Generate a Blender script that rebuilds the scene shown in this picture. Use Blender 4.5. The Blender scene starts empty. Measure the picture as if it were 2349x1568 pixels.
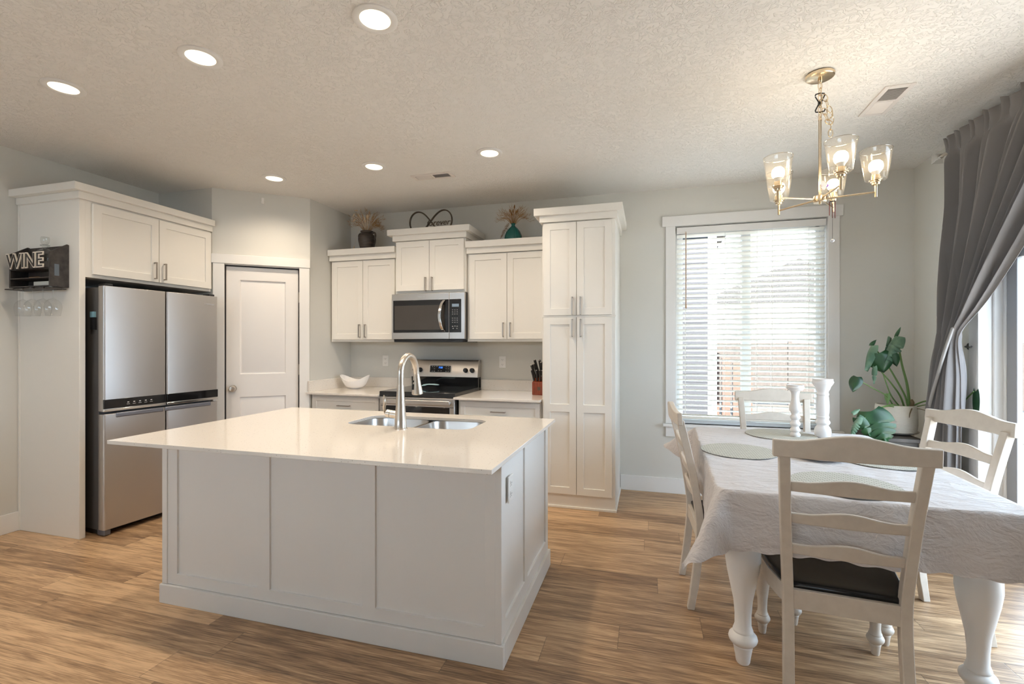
import bpy, bmesh, math, random
from mathutils import Matrix, Vector
random.seed(7)
PI = math.pi
sc = bpy.context.scene
COL = sc.collection

# ------------------------------------------------------------------ camera, world, light, exposure
cam_d = bpy.data.cameras.new('camera'); cam = bpy.data.objects.new('camera', cam_d); COL.objects.link(cam)
cam_d.sensor_width = 36.0; cam_d.lens = 36.0 * 1091.4 / 2349.0; cam_d.shift_y = 4.0 / 2349.0
cam_d.clip_start = 0.05; cam_d.clip_end = 200
cam.location = (0, 0, 1.37); cam.rotation_euler = (PI / 2, 0, 0.2798)
sc.camera = cam
sc.view_settings.view_transform = 'Standard'; sc.view_settings.look = 'None'
sc.view_settings.exposure = 0.45; sc.view_settings.gamma = 1.0; sc.view_settings.use_curve_mapping = False
try:
    sc.cycles.use_denoising = True; sc.cycles.max_bounces = 10; sc.cycles.diffuse_bounces = 6; sc.cycles.transparent_max_bounces = 24
    sc.cycles.sample_clamp_indirect = 6.0; sc.cycles.caustics_reflective = False; sc.cycles.caustics_refractive = False
except Exception:
    pass
world = bpy.data.worlds.new('sky'); sc.world = world; world.use_nodes = True
wn = world.node_tree; wn.nodes.clear()
w_out = wn.nodes.new('ShaderNodeOutputWorld'); w_bg = wn.nodes.new('ShaderNodeBackground')
w_bg.inputs['Color'].default_value = (0.66, 0.82, 1.0, 1); w_bg.inputs['Strength'].default_value = 9.0
wn.links.new(w_bg.outputs[0], w_out.inputs[0])
sun_d = bpy.data.lights.new('sun', 'SUN'); sun_d.energy = 58.0; sun_d.angle = 0.01; sun_d.color = (1, 0.97, 0.93)
sun = bpy.data.objects.new('sun', sun_d); COL.objects.link(sun); sun.rotation_euler = (math.radians(46), 0, math.radians(-3))


def day_portal(name, loc, rot, sx, sy):
    d = bpy.data.lights.new(name, 'AREA'); d.shape = 'RECTANGLE'; d.size = sx; d.size_y = sy
    d.cycles.is_portal = True
    o = bpy.data.objects.new(name, d); COL.objects.link(o); o.location = loc; o.rotation_euler = rot
    return o


LAMP_WARM = (1.0, 0.84, 0.65)
DOWNLIGHT_W = 8.8
BULB_E = 30.0

# ------------------------------------------------------------------ materials
MAT = {}


def mat(name, col=(.8, .8, .8), rough=.5, metal=0.0, spec=.5, **kw):
    if name in MAT:
        return MAT[name]
    m = bpy.data.materials.new(name); m.use_nodes = True; MAT[name] = m
    b = m.node_tree.nodes['Principled BSDF']
    b.inputs['Base Color'].default_value = (*col, 1); b.inputs['Roughness'].default_value = rough; b.inputs['Metallic'].default_value = metal
    b.inputs['Specular IOR Level'].default_value = spec
    for k, v in kw.items():
        b.inputs[k].default_value = v
    return m


def nd(m, t, **kw):
    n = m.node_tree.nodes.new(t)
    for k, v in kw.items():
        if k in n.inputs:
            n.inputs[k].default_value = v
        else:
            setattr(n, k, v)
    return n


def lk(m, a, b):
    m.node_tree.links.new(a, b)


def bsdf(m):
    return m.node_tree.nodes['Principled BSDF']


def add_bump(m, scale=60, strength=.1, dist=.002, detail=3, stretch=(1, 1, 1), kind='noise'):
    tc = nd(m, 'ShaderNodeTexCoord'); mp = nd(m, 'ShaderNodeMapping'); mp.inputs['Scale'].default_value = stretch
    lk(m, tc.outputs['Object'], mp.inputs['Vector'])
    n = nd(m, 'ShaderNodeTexNoise', Scale=scale, Detail=detail)
    lk(m, mp.outputs[0], n.inputs['Vector'])
    bp = nd(m, 'ShaderNodeBump', Strength=strength, Distance=dist)
    lk(m, n.outputs['Fac'], bp.inputs['Height']); lk(m, bp.outputs[0], bsdf(m).inputs['Normal'])
    return n, bp


def mottled(m, c1, c2, scale=8, detail=4, stretch=(1, 1, 1), lo=.35, hi=.65):
    tc = nd(m, 'ShaderNodeTexCoord'); mp = nd(m, 'ShaderNodeMapping'); mp.inputs['Scale'].default_value = stretch
    lk(m, tc.outputs['Object'], mp.inputs['Vector'])
    n = nd(m, 'ShaderNodeTexNoise', Scale=scale, Detail=detail); lk(m, mp.outputs[0], n.inputs['Vector'])
    r = nd(m, 'ShaderNodeValToRGB'); r.color_ramp.elements[0].position = lo; r.color_ramp.elements[1].position = hi
    r.color_ramp.elements[0].color = (*c1, 1); r.color_ramp.elements[1].color = (*c2, 1)
    lk(m, n.outputs['Fac'], r.inputs[0]); lk(m, r.outputs[0], bsdf(m).inputs['Base Color'])
    return r


m_wall = mat('wall_paint', (.655, .645, .605), .85); add_bump(m_wall, 180, .12, .001)
m_ceil = mat('textured_ceiling', (.82, .80, .77), .9)
# hand textured ceiling: ridged crow foot stomp
tc = nd(m_ceil, 'ShaderNodeTexCoord')
n1 = nd(m_ceil, 'ShaderNodeTexNoise', Scale=26.0, Detail=2.0, Roughness=.45, Distortion=1.6); lk(m_ceil, tc.outputs['Object'], n1.inputs['Vector'])
ab = nd(m_ceil, 'ShaderNodeMath', operation='SUBTRACT'); lk(m_ceil, n1.outputs['Fac'], ab.inputs[0]); ab.inputs[1].default_value = .5
ab2 = nd(m_ceil, 'ShaderNodeMath', operation='ABSOLUTE'); lk(m_ceil, ab.outputs[0], ab2.inputs[0])
rr = nd(m_ceil, 'ShaderNodeMapRange'); lk(m_ceil, ab2.outputs[0], rr.inputs['Value'])
rr.inputs['From Min'].default_value = 0.0; rr.inputs['From Max'].default_value = .055; rr.inputs['To Min'].default_value = 1.0; rr.inputs['To Max'].default_value = 0.0
bp = nd(m_ceil, 'ShaderNodeBump', Strength=.6, Distance=.0055); lk(m_ceil, rr.outputs[0], bp.inputs['Height']); lk(m_ceil, bp.outputs[0], bsdf(m_ceil).inputs['Normal'])

m_trim = mat('trim_white', (.80, .79, .77), .4)
m_cab = mat('cabinet_white', (.80, .775, .725), .38)
m_island = mat('island_white', (.79, .775, .75), .4)
m_door = mat('door_white', (.80, .78, .76), .42)
m_chair = mat('chair_white', (.78, .735, .67), .45); mottled(m_chair, (.57, .51, .44), (.62, .56, .485), 30, 3, (1, 1, 1), .3, .7)
m_table = mat('table_white', (.80, .775, .74), .42); add_bump(m_table, 40, .04)
m_seat = mat('seat_black', (.006, .0065, .008), .20, 0, .4); add_bump(m_seat, 30, .05, .002, 4, (1, 6, 1))
m_steel = mat('brushed_steel', (.60, .57, .54), .30, 1.0); add_bump(m_steel, 40, .03, .001, 2, (60, 60, 1))
m_fridge = mat('fridge_steel', (.54, .52, .505), .42, 1.0); add_bump(m_fridge, 30, .02, .0006, 2, (2, 2, 60))
m_fside = mat('fridge_side', (.085, .08, .078), .45)
m_nickel = mat('brushed_nickel', (.66, .60, .53), .28, 1.0)
m_pull = mat('pull_nickel', (.38, .34, .30), .38, 1.0)
m_brass = mat('warm_nickel', (.74, .60, .42), .25, 1.0)
m_chrome = mat('chrome', (.75, .74, .73), .12, 1.0)
m_dark = mat('dark_gap', (.02, .02, .022), .5)
m_bglass = mat('black_glass', (.008, .008, .009), .06)
m_black = mat('black_plastic', (.012, .012, .013), .35)
m_oven = mat('oven_window', (.01, .009, .009), .08)
m_mwin = mat('microwave_window', (.055, .048, .042), .10)
m_grey = mat('grey_handle', (.20, .21, .25), .4, .6)
m_ticon = mat('control_marks', (.55, .55, .55), .5)
m_ticon_dim = mat('control_marks_dim', (.25, .25, .25), .5)
m_bowl = mat('white_ceramic', (.86, .84, .83), .2)
m_plastic = mat('white_plastic', (.82, .80, .77), .35)
m_hole = mat('socket_slot', (.06, .055, .05), .6)
m_wine = mat('dark_stained_wood', (.028, .022, .019), .5); mottled(m_wine, (.018, .014, .012), (.05, .042, .036), 20, 6, (6, 1, 1))
m_cream = mat('cream_letter', (.78, .70, .60), .5)
m_sticker = mat('blue_grey_label', (.10, .125, .15), .5)
m_pot = mat('white_textured_pot', (.74, .70, .62), .6); add_bump(m_pot, 40, .8, .006, 3, (1, 1, 3))
m_soil = mat('soil', (.05, .03, .02), .9)
m_saucer = mat('saucer', (.62, .55, .47), .4)
m_stand = mat('dark_wood', (.035, .026, .021), .4); mottled(m_stand, (.022, .017, .014), (.05, .038, .03), 14, 5, (1, 8, 1))
m_leaf = mat('leaf_green', (.045, .16, .055), .35); mottled(m_leaf, (.006, .036, .015), (.018, .080, .022), 9, 3)
m_leafb = mat('leaf_back', (.20, .34, .22), .5); mottled(m_leafb, (.05, .12, .07), (.15, .24, .155), 12, 3)
m_stem = mat('stem_green', (.12, .22, .06), .5)
m_stemb = mat('stem_brown', (.16, .11, .05), .6)
m_curt = mat('grey_velvet_curtain', (.205, .195, .197), .8, **{'Sheen Weight': .08, 'Sheen Roughness': .4})
m_hem = mat('curtain_hem', (.36, .35, .345), .75)
m_cloth = mat('cream_tablecloth', (.59, .555, .545), .85, **{'Sheen Weight': .15})
tc = nd(m_cloth, 'ShaderNodeTexCoord'); mp = nd(m_cloth, 'ShaderNodeMapping'); mp.inputs['Rotation'].default_value = (0, 0, .5); mp.inputs['Scale'].default_value = (1, 2.6, 1.4)
lk(m_cloth, tc.outputs['Object'], mp.inputs['Vector'])
n1 = nd(m_cloth, 'ShaderNodeTexNoise', Scale=7.0, Detail=5.0, Roughness=.55, Distortion=1.2); lk(m_cloth, mp.outputs[0], n1.inputs['Vector'])
n2 = nd(m_cloth, 'ShaderNodeTexNoise', Scale=34.0, Detail=3.0, Distortion=.8); lk(m_cloth, mp.outputs[0], n2.inputs['Vector'])
mx = nd(m_cloth, 'ShaderNodeMath', operation='MULTIPLY_ADD'); lk(m_cloth, n2.outputs['Fac'], mx.inputs[0]); mx.inputs[1].default_value = .22; lk(m_cloth, n1.outputs['Fac'], mx.inputs[2])
bp = nd(m_cloth, 'ShaderNodeBump', Strength=.75, Distance=.03); lk(m_cloth, mx.outputs[0], bp.inputs['Height']); lk(m_cloth, bp.outputs[0], bsdf(m_cloth).inputs['Normal'])
m_candle = mat('white_turned_wood', (.78, .75, .73), .38)
m_urn = mat('dark_urn', (.045, .032, .024), .55); mottled(m_urn, (.025, .018, .014), (.08, .058, .042), 12, 5, (1, 1, 6))
m_grass = mat('dried_grass_tan', (.36, .20, .07), .8)
m_grassp = mat('dried_grass_pale', (.72, .58, .40), .8)
m_grassd = mat('dried_grass_brown', (.24, .12, .04), .8)
m_bronze = mat('carved_bronze', (.11, .085, .06), .45, .5); add_bump(m_bronze, 90, .4, .003, 3, (1, 1, 1))
m_block = mat('red_brown_block', (.19, .035, .012), .35); mottled(m_block, (.14, .024, .008), (.25, .05, .018), 20, 4, (8, 8, 1))
m_rivet = mat('steel_butt', (.7, .68, .66), .25, 1.0)
m_mitt = mat('pale_blue', (.45, .66, .72), .5)
m_purple = mat('purple_petal', (.18, .02, .38), .5)
m_pinkw = mat('pale_petal', (.85, .72, .76), .5)
m_chime = mat('chime_brown', (.17, .045, .03), .35, .5)
m_clip = mat('black_clip', (.015, .014, .013), .4)
m_orange = mat('orange_wood', (.62, .30, .06), .5)
m_note = mat('paper_grey', (.55, .56, .52), .7)
m_magnet = mat('magnet_blue', (.24, .45, .55), .4)
m_slat = mat('blind_slat', (.84, .81, .74), .5, **{'Subsurface Weight': 0.0})
m_wand = mat('wand_brown', (.38, .22, .12), .4)
m_vinyl = mat('vinyl_frame', (.80, .80, .79), .4)
m_dframe = mat('grey_door_frame', (.30, .30, .31), .45)
m_ceilvent = mat('vent_white', (.76, .71, .67), .45)
m_house = mat('grey_siding_dimmed', (.0075, .0078, .010), .8)  # this and the following outdoor colours are darkened to offset the strong daylight
m_hwhite = mat('white_house_dimmed', (.045, .042, .037), .8)
m_fence = mat('tan_fence_dimmed', (.50, .40, .32), .8); mottled(m_fence, (.017, .012, .009), (.028, .021, .016), 6, 4, (4, 1, 1))
m_ground = mat('dry_ground_dimmed', (.40, .32, .22), .95); mottled(m_ground, (.014, .011, .0075), (.028, .022, .016), 5, 8)
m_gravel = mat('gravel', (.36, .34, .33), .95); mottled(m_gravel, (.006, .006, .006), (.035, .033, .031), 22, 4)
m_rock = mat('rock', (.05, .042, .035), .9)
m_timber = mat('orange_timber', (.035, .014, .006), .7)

# quartz worktop with dark flecks
m_quartz = mat('speckled_quartz', (.80, .755, .70), .10)
tc = nd(m_quartz, 'ShaderNodeTexCoord'); vo = nd(m_quartz, 'ShaderNodeTexVoronoi', Scale=90.0); lk(m_quartz, tc.outputs['Object'], vo.inputs['Vector'])
wno = nd(m_quartz, 'ShaderNodeMapRange'); lk(m_quartz, vo.outputs['Distance'], wno.inputs['Value'])
wno.inputs['From Min'].default_value = .10; wno.inputs['From Max'].default_value = .2
gt = nd(m_quartz, 'ShaderNodeSeparateColor'); lk(m_quartz, vo.outputs['Color'], gt.inputs[0])
gm = nd(m_quartz, 'ShaderNodeMath', operation='GREATER_THAN'); lk(m_quartz, gt.outputs[0], gm.inputs[0]); gm.inputs[1].default_value = .62
mxx = nd(m_quartz, 'ShaderNodeMath', operation='MULTIPLY'); inv = nd(m_quartz, 'ShaderNodeMath', operation='SUBTRACT'); inv.inputs[0].default_value = 1.0
lk(m_quartz, wno.outputs[0], inv.inputs[1]); lk(m_quartz, inv.outputs[0], mxx.inputs[0]); lk(m_quartz, gm.outputs[0], mxx.inputs[1])
mc = nd(m_quartz, 'ShaderNodeMix', data_type='RGBA'); lk(m_quartz, mxx.outputs[0], mc.inputs[0])
mc.inputs[6].default_value = (.78, .735, .68, 1); mc.inputs[7].default_value = (.33, .27, .22, 1); lk(m_quartz, mc.outputs[2], bsdf(m_quartz).inputs['Base Color'])

# plank floor
m_floor = mat('wood_plank_floor', (.25, .17, .10), .38)
tc = nd(m_floor, 'ShaderNodeTexCoord'); sx = nd(m_floor, 'ShaderNodeSeparateXYZ'); lk(m_floor, tc.outputs['Object'], sx.inputs[0])


def fm(op, a, b=None, c=None):
    n = nd(m_floor, 'ShaderNodeMath', operation=op)
    for i, v in enumerate((a, b, c)):
        if v is None:
            continue
        if isinstance(v, (int, float)):
            n.inputs[i].default_value = v
        else:
            lk(m_floor, v, n.inputs[i])
    return n.outputs[0]


PW, PL = .182, 1.22
row = fm('DIVIDE', sx.outputs['Y'], PW); rowi = fm('FLOOR', row); rowf = fm('FRACT', row)
wr = nd(m_floor, 'ShaderNodeTexWhiteNoise', noise_dimensions='1D'); lk(m_floor, rowi, wr.inputs['W'])
colp = fm('ADD', fm('DIVIDE', sx.outputs['X'], PL), wr.outputs['Value']); coli = fm('FLOOR', colp); colf = fm('FRACT', colp)
cv = nd(m_floor, 'ShaderNodeCombineXYZ'); lk(m_floor, rowi, cv.inputs[0]); lk(m_floor, coli, cv.inputs[1])
wp = nd(m_floor, 'ShaderNodeTexWhiteNoise', noise_dimensions='3D'); lk(m_floor, cv.outputs[0], wp.inputs['Vector'])
gv = nd(m_floor, 'ShaderNodeCombineXYZ'); lk(m_floor, fm('ADD', fm('MULTIPLY', sx.outputs['X'], 1.0), fm('MULTIPLY', wp.outputs['Value'], 37.0)), gv.inputs[0])
lk(m_floor, fm('MULTIPLY', sx.outputs['Y'], 13.0), gv.inputs[1]); lk(m_floor, fm('MULTIPLY', wp.outputs['Value'], 11.0), gv.inputs[2])
g1 = nd(m_floor, 'ShaderNodeTexNoise', Scale=2.0, Detail=7.0, Roughness=.62, Distortion=.7); lk(m_floor, gv.outputs[0], g1.inputs['Vector'])
gv2 = nd(m_floor, 'ShaderNodeCombineXYZ'); lk(m_floor, fm('ADD', fm('MULTIPLY', sx.outputs['X'], 3.0), fm('MULTIPLY', wp.outputs['Value'], 91.0)), gv2.inputs[0]); lk(m_floor, fm('MULTIPLY', sx.outputs['Y'], 90.0), gv2.inputs[1])
g2 = nd(m_floor, 'ShaderNodeTexNoise', Scale=2.0, Detail=4.0, Roughness=.6, Distortion=.5); lk(m_floor, gv2.outputs[0], g2.inputs['Vector'])
tone = fm('ADD', fm('MULTIPLY', fm('SUBTRACT', g1.outputs['Fac'], .5), 1.5), fm('ADD', fm('MULTIPLY', fm('SUBTRACT', g2.outputs['Fac'], .5), 1.6), fm('MULTIPLY_ADD', wp.outputs['Value'], .56, .22)))
rp = nd(m_floor, 'ShaderNodeValToRGB'); rp.color_ramp.elements[0].position = .12; rp.color_ramp.elements[1].position = .88
rp.color_ramp.elements[0].color = (.155, .085, .042, 1); rp.color_ramp.elements[1].color = (.64, .43, .25, 1)
e = rp.color_ramp.elements.new(.5); e.color = (.37, .228, .122, 1)
lk(m_floor, tone, rp.inputs[0])
edge = fm('MINIMUM', fm('MINIMUM', rowf, fm('SUBTRACT', 1.0, rowf)), fm('MULTIPLY', fm('MINIMUM', colf, fm('SUBTRACT', 1.0, colf)), PL / PW))
em = nd(m_floor, 'ShaderNodeMapRange'); lk(m_floor, edge, em.inputs['Value']); em.inputs['From Min'].default_value = .004; em.inputs['From Max'].default_value = .014; em.inputs['To Min'].default_value = .55
mc = nd(m_floor, 'ShaderNodeMix', data_type='RGBA', blend_type='MULTIPLY'); mc.inputs[0].default_value = 1.0; lk(m_floor, rp.outputs[0], mc.inputs[6])
cc = nd(m_floor, 'ShaderNodeCombineColor'); [lk(m_floor, em.outputs[0], cc.inputs[i]) for i in range(3)]
lk(m_floor, cc.outputs[0], mc.inputs[7]); lk(m_floor, mc.outputs[2], bsdf(m_floor).inputs['Base Color'])
bp = nd(m_floor, 'ShaderNodeBump', Strength=.22, Distance=.003); lk(m_floor, fm('ADD', fm('MULTIPLY', g2.outputs['Fac'], .6), em.outputs[0]), bp.inputs['Height']); lk(m_floor, bp.outputs[0], bsdf(m_floor).inputs['Normal'])

# woven placemat
m_mat = mat('woven_placemat', (.50, .49, .43), .8)
tc = nd(m_mat, 'ShaderNodeTexCoord'); br = nd(m_mat, 'ShaderNodeTexBrick', Scale=1.0); lk(m_mat, tc.outputs['Object'], br.inputs['Vector'])
br.inputs['Brick Width'].default_value = .026; br.inputs['Row Height'].default_value = .0125; br.inputs['Mortar Size'].default_value = .0022
br.inputs['Color1'].default_value = (.54, .525, .455, 1); br.inputs['Color2'].default_value = (.60, .585, .51, 1); br.inputs['Mortar'].default_value = (.28, .27, .23, 1)
lk(m_mat, br.outputs['Color'], bsdf(m_mat).inputs['Base Color'])
bp = nd(m_mat, 'ShaderNodeBump', Strength=.4, Distance=.002); lk(m_mat, br.outputs['Fac'], bp.inputs['Height']); bp.invert = True; lk(m_mat, bp.outputs[0], bsdf(m_mat).inputs['Normal'])
m_matedge = mat('placemat_edge', (.16, .155, .15), .8)


def glow(name, col, e):
    m = bpy.data.materials.new(name); m.use_nodes = True; n = m.node_tree; n.nodes.clear()
    o = n.nodes.new('ShaderNodeOutputMaterial'); em = n.nodes.new('ShaderNodeEmission'); em.inputs[0].default_value = (*col, 1); em.inputs[1].default_value = e
    n.links.new(em.outputs[0], o.inputs[0]); return m


m_lens = glow('downlight_lens', (1.0, .86, .60), 2.0)
m_bulb = glow('bulb_glow', (1.0, .80, .52), BULB_E)
m_clock = glow('clock_blue', (.05, .22, 1.0), 2.2)
m_lcd = glow('microwave_display', (.42, .5, .55), .45)


def thin_glass(name, tint=(1, 1, 1), refl=.10, rough=.02, fres=1.45):
    """a thin clear pane: mostly transmits straight through, reflects more at grazing angles"""
    m = bpy.data.materials.new(name); m.use_nodes = True; n = m.node_tree; n.nodes.clear()
    o = n.nodes.new('ShaderNodeOutputMaterial'); t = n.nodes.new('ShaderNodeBsdfTransparent'); t.inputs[0].default_value = (*tint, 1)
    g = n.nodes.new('ShaderNodeBsdfGlossy'); g.inputs['Roughness'].default_value = rough
    f = n.nodes.new('ShaderNodeLayerWeight'); f.inputs['Blend'].default_value = .5
    pw = n.nodes.new('ShaderNodeMath'); pw.operation = 'POWER'; pw.inputs[1].default_value = 4.0; n.links.new(f.outputs['Facing'], pw.inputs[0])
    a = n.nodes.new('ShaderNodeMath'); a.operation = 'MULTIPLY_ADD'; a.inputs[1].default_value = .6; a.inputs[2].default_value = refl; a.use_clamp = True
    mx = n.nodes.new('ShaderNodeMixShader')
    n.links.new(pw.outputs[0], a.inputs[0]); n.links.new(a.outputs[0], mx.inputs[0]); n.links.new(t.outputs[0], mx.inputs[1]); n.links.new(g.outputs[0], mx.inputs[2])
    n.links.new(mx.outputs[0], o.inputs[0]); return m


m_pane = thin_glass('window_glass', (.97, .98, .98), .0)
m_shade = thin_glass('clear_shade_glass', (.985, .98, .97), .03, .05)
nn = m_shade.node_tree; _mix = [x for x in nn.nodes if x.type == 'MIX_SHADER'][0]; _out = [x for x in nn.nodes if x.type == 'OUTPUT_MATERIAL'][0]
_tr = nn.nodes.new('ShaderNodeBsdfTranslucent'); _tr.inputs[0].default_value = (.95, .90, .82, 1); _m2 = nn.nodes.new('ShaderNodeMixShader'); _m2.inputs[0].default_value = .022
nn.links.new(_mix.outputs[0], _m2.inputs[1]); nn.links.new(_tr.outputs[0], _m2.inputs[2]); nn.links.new(_m2.outputs[0], _out.inputs[0])
m_rim = thin_glass('shade_rim_glass', (.85, .82, .78), .25, .1)
m_wglass = thin_glass('wine_glass', (.96, .96, .955), .05)
m_decant = thin_glass('decanter_glass', (.92, .93, .92), .08)
m_teal = mat('teal_glass', (.01, .16, .14), .06, **{'Transmission Weight': .35, 'IOR': 1.45})
m_crystal = mat('crystal_ball', (.8, .8, .82), .05, .6)


# ------------------------------------------------------------------ geometry helpers
class MB:
    def __init__(self, smooth=35):
        self.bm = bmesh.new(); self.smooth = smooth; self.M = Matrix.Identity(4)

    def v(self, p):
        return self.bm.verts.new(self.M @ Vector(p))

    def f(self, vs):
        try:
            return self.bm.faces.new(vs)
        except ValueError:
            return None

    def box(self, x0, x1, y0, y1, z0, z1):
        p = [self.v((x, y, z)) for z in (z0, z1) for (x, y) in ((x0, y0), (x1, y0), (x1, y1), (x0, y1))]
        for q in ((3, 2, 1, 0), (4, 5, 6, 7), (0, 1, 5, 4), (1, 2, 6, 5), (2, 3, 7, 6), (3, 0, 4, 7)):
            self.f([p[i] for i in q])
        return self

    def loft(self, rings, closed=True, caps=True):
        R = [[self.v(p) for p in r] for r in rings]; n = len(R[0])
        for a, b in zip(R[:-1], R[1:]):
            for i in range(n if closed else n - 1):
                j = (i + 1) % n; self.f([a[i], a[j], b[j], b[i]])
        if caps and closed:
            self.f(R[0][::-1]); self.f(R[-1])
        return self

    def lathe(self, prof, c=(0, 0, 0), seg=32, caps=True, axis='z'):
        rings = []
        for r, z in prof:
            ring = []
            for i in range(seg):
                a = 2 * PI * i / seg; x, y = r * math.cos(a), r * math.sin(a)
                p = {'z': (x, y, z), 'y': (x, z, -y), 'x': (z, x, y)}[axis]
                ring.append((c[0] + p[0], c[1] + p[1], c[2] + p[2]))
            rings.append(ring)
        return self.loft(rings, True, caps)

    def tube(self, pts, r, seg=10, closed=False, flat=None):
        P = [Vector(p) for p in pts]; n = len(P); rr = r if isinstance(r, (list, tuple)) else [r] * n
        up = None; rings = []
        for i in range(n):
            if closed:
                t = (P[(i + 1) % n] - P[i - 1])
            else:
                t = P[min(i + 1, n - 1)] - P[max(i - 1, 0)]
            t.normalize()
            if up is None:
                up = Vector((0, 0, 1)) if abs(t.z) < .9 else Vector((1, 0, 0))
            s = t.cross(up)
            if s.length < 1e-6:
                up = Vector((0, 1, 0)); s = t.cross(up)
            s.normalize(); up = s.cross(t).normalized()
            k = flat if flat else 1.0
            rings.append([P[i] + s * (rr[i] * math.cos(2 * PI * j / seg)) + up * (rr[i] * k * math.sin(2 * PI * j / seg)) for j in range(seg)])
        if closed:
            rings.append(rings[0]); self.loft(rings, True, False); bmesh.ops.remove_doubles(self.bm, verts=self.bm.verts, dist=1e-6)
        else:
            self.loft(rings, True, True)
        return self

    def prism(self, poly, a, b, axis='y'):
        """poly: 2-D outline, extruded along axis from a to b. axis y: poly=(x,z); axis z: (x,y); axis x: (y,z)"""
        def P(p, t):
            return {'y': (p[0], t, p[1]), 'z': (p[0], p[1], t), 'x': (t, p[0], p[1])}[axis]
        A = [self.v(P(p, a)) for p in poly]; B = [self.v(P(p, b)) for p in poly]; n = len(poly)
        self.f(A); self.f(B[::-1])
        for i in range(n):
            j = (i + 1) % n; self.f([A[j], A[i], B[i], B[j]])
        return self

    def grid(self, nu, nv, fn, closed_u=False):
        V = [[self.v(fn(i / (nu - 1 if not closed_u else nu), j / (nv - 1))) for j in range(nv)] for i in range(nu)]
        for i in range(nu if closed_u else nu - 1):
            for j in range(nv - 1):
                a, b = V[i], V[(i + 1) % nu]; self.f([a[j], b[j], b[j + 1], a[j + 1]])
        return self

    def ball(self, c, r, seg=16, sz=1.0):
        pr = [(max(1e-5, r * math.sin(PI * i / seg)), -r * sz * math.cos(PI * i / seg)) for i in range(seg + 1)]
        return self.lathe(pr, c, seg * 2, False)

    def panel(self, x0, z0, xs, zs, insets, yf, t, rec=.008, slope=.0):
        """slab with recessed panels: xs, zs cumulative grid lines from the corner (x0,z0); insets = set of (i,j) cells; front face at yf, back at yf+t"""
        X = [x0 + a for a in xs]; Z = [z0 + a for a in zs]
        for i in range(len(X) - 1):
            for j in range(len(Z) - 1):
                a, b, c, d = X[i], X[i + 1], Z[j], Z[j + 1]
                o = [(a, yf, c), (b, yf, c), (b, yf, d), (a, yf, d)]
                if (i, j) in insets:
                    s = slope; q = [(a + s, yf + rec, c + s), (b - s, yf + rec, c + s), (b - s, yf + rec, d - s), (a + s, yf + rec, d - s)]
                    O = [self.v(p) for p in o]; Q = [self.v(p) for p in q]
                    for k in range(4):
                        l = (k + 1) % 4; self.f([O[k], O[l], Q[l], Q[k]])
                    self.f(Q)
                else:
                    self.f([self.v(p) for p in o])
        a, b, c, d = X[0], X[-1], Z[0], Z[-1]; yb = yf + t
        self.f([self.v(p) for p in ((a, yb, c), (a, yb, d), (b, yb, d), (b, yb, c))])
        for (p, q) in (((a, c), (b, c)), ((b, c), (b, d)), ((b, d), (a, d)), ((a, d), (a, c))):
            # side walls split on the grid lines so that doubles merge cleanly
            if p[1] == q[1]:
                L = [(x, p[1]) for x in (X if p[0] < q[0] else X[::-1])]
            else:
                L = [(p[0], z) for z in (Z if p[1] < q[1] else Z[::-1])]
            fr = [self.v((x, yf, z)) for x, z in L]; self.f([self.v((q[0], yb, q[1])), *fr[::-1], self.v((p[0], yb, p[1]))][::-1])
        bmesh.ops.remove_doubles(self.bm, verts=self.bm.verts, dist=1e-5)
        return self

    def build(self, name, m, parent=None, bevel=0.0, world=False, seg=2, solid=0.0, sub=0):
        if world and parent is not None:
            T = Matrix.Translation(parent.location) @ Matrix.Rotation(parent.rotation_euler.z, 4, 'Z')
            self.bm.transform(T.inverted())
        bmesh.ops.recalc_face_normals(self.bm, faces=self.bm.faces)
        lim = math.radians(self.smooth)
        for e in self.bm.edges:
            e.smooth = (len(e.link_faces) == 2 and e.calc_face_angle(0) < lim)
        for f in self.bm.faces:
            f.smooth = True
        me = bpy.data.meshes.new(name); self.bm.to_mesh(me); self.bm.free(); me.materials.append(m)
        o = bpy.data.objects.new(name, me); COL.objects.link(o)
        if parent is not None:
            o.parent = parent
        if solid:
            s = o.modifiers.new('solid', 'SOLIDIFY'); s.thickness = solid; s.offset = 0
        if bevel:
            b = o.modifiers.new('bevel', 'BEVEL'); b.width = bevel; b.segments = seg; b.limit_method = 'ANGLE'; b.angle_limit = math.radians(40)
            b.harden_normals = False
        if sub:
            s = o.modifiers.new('sub', 'SUBSURF'); s.levels = sub; s.render_levels = sub
        return o


def tag(o, label, cat, group=None):
    o['label'] = label; o['category'] = cat
    if group:
        o['group'] = group
    return o


def thing(name, label, cat, loc=(0, 0, 0), rotz=0.0, group=None):
    o = bpy.data.objects.new(name, None); COL.objects.link(o); o.location = loc; o.rotation_euler = (0, 0, rotz); o.empty_display_size = .1
    return tag(o, label, cat, group)


def struct(o):
    o['kind'] = 'structure'
    return o


def B(*b):
    m = MB()
    for q in b:
        m.box(*q)
    return m


def dup(root, loc, rotz=None, label=None, group=None):
    r = root.copy(); COL.objects.link(r); r.location = loc
    if rotz is not None:
        r.rotation_euler = (0, 0, rotz)
    if label:
        r['label'] = label
    if group:
        r['group'] = group
    for ch in list(root.children):
        c = ch.copy(); COL.objects.link(c); c.parent = r
        for g in list(ch.children):
            d = g.copy(); COL.objects.link(d); d.parent = c
    return r


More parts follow.
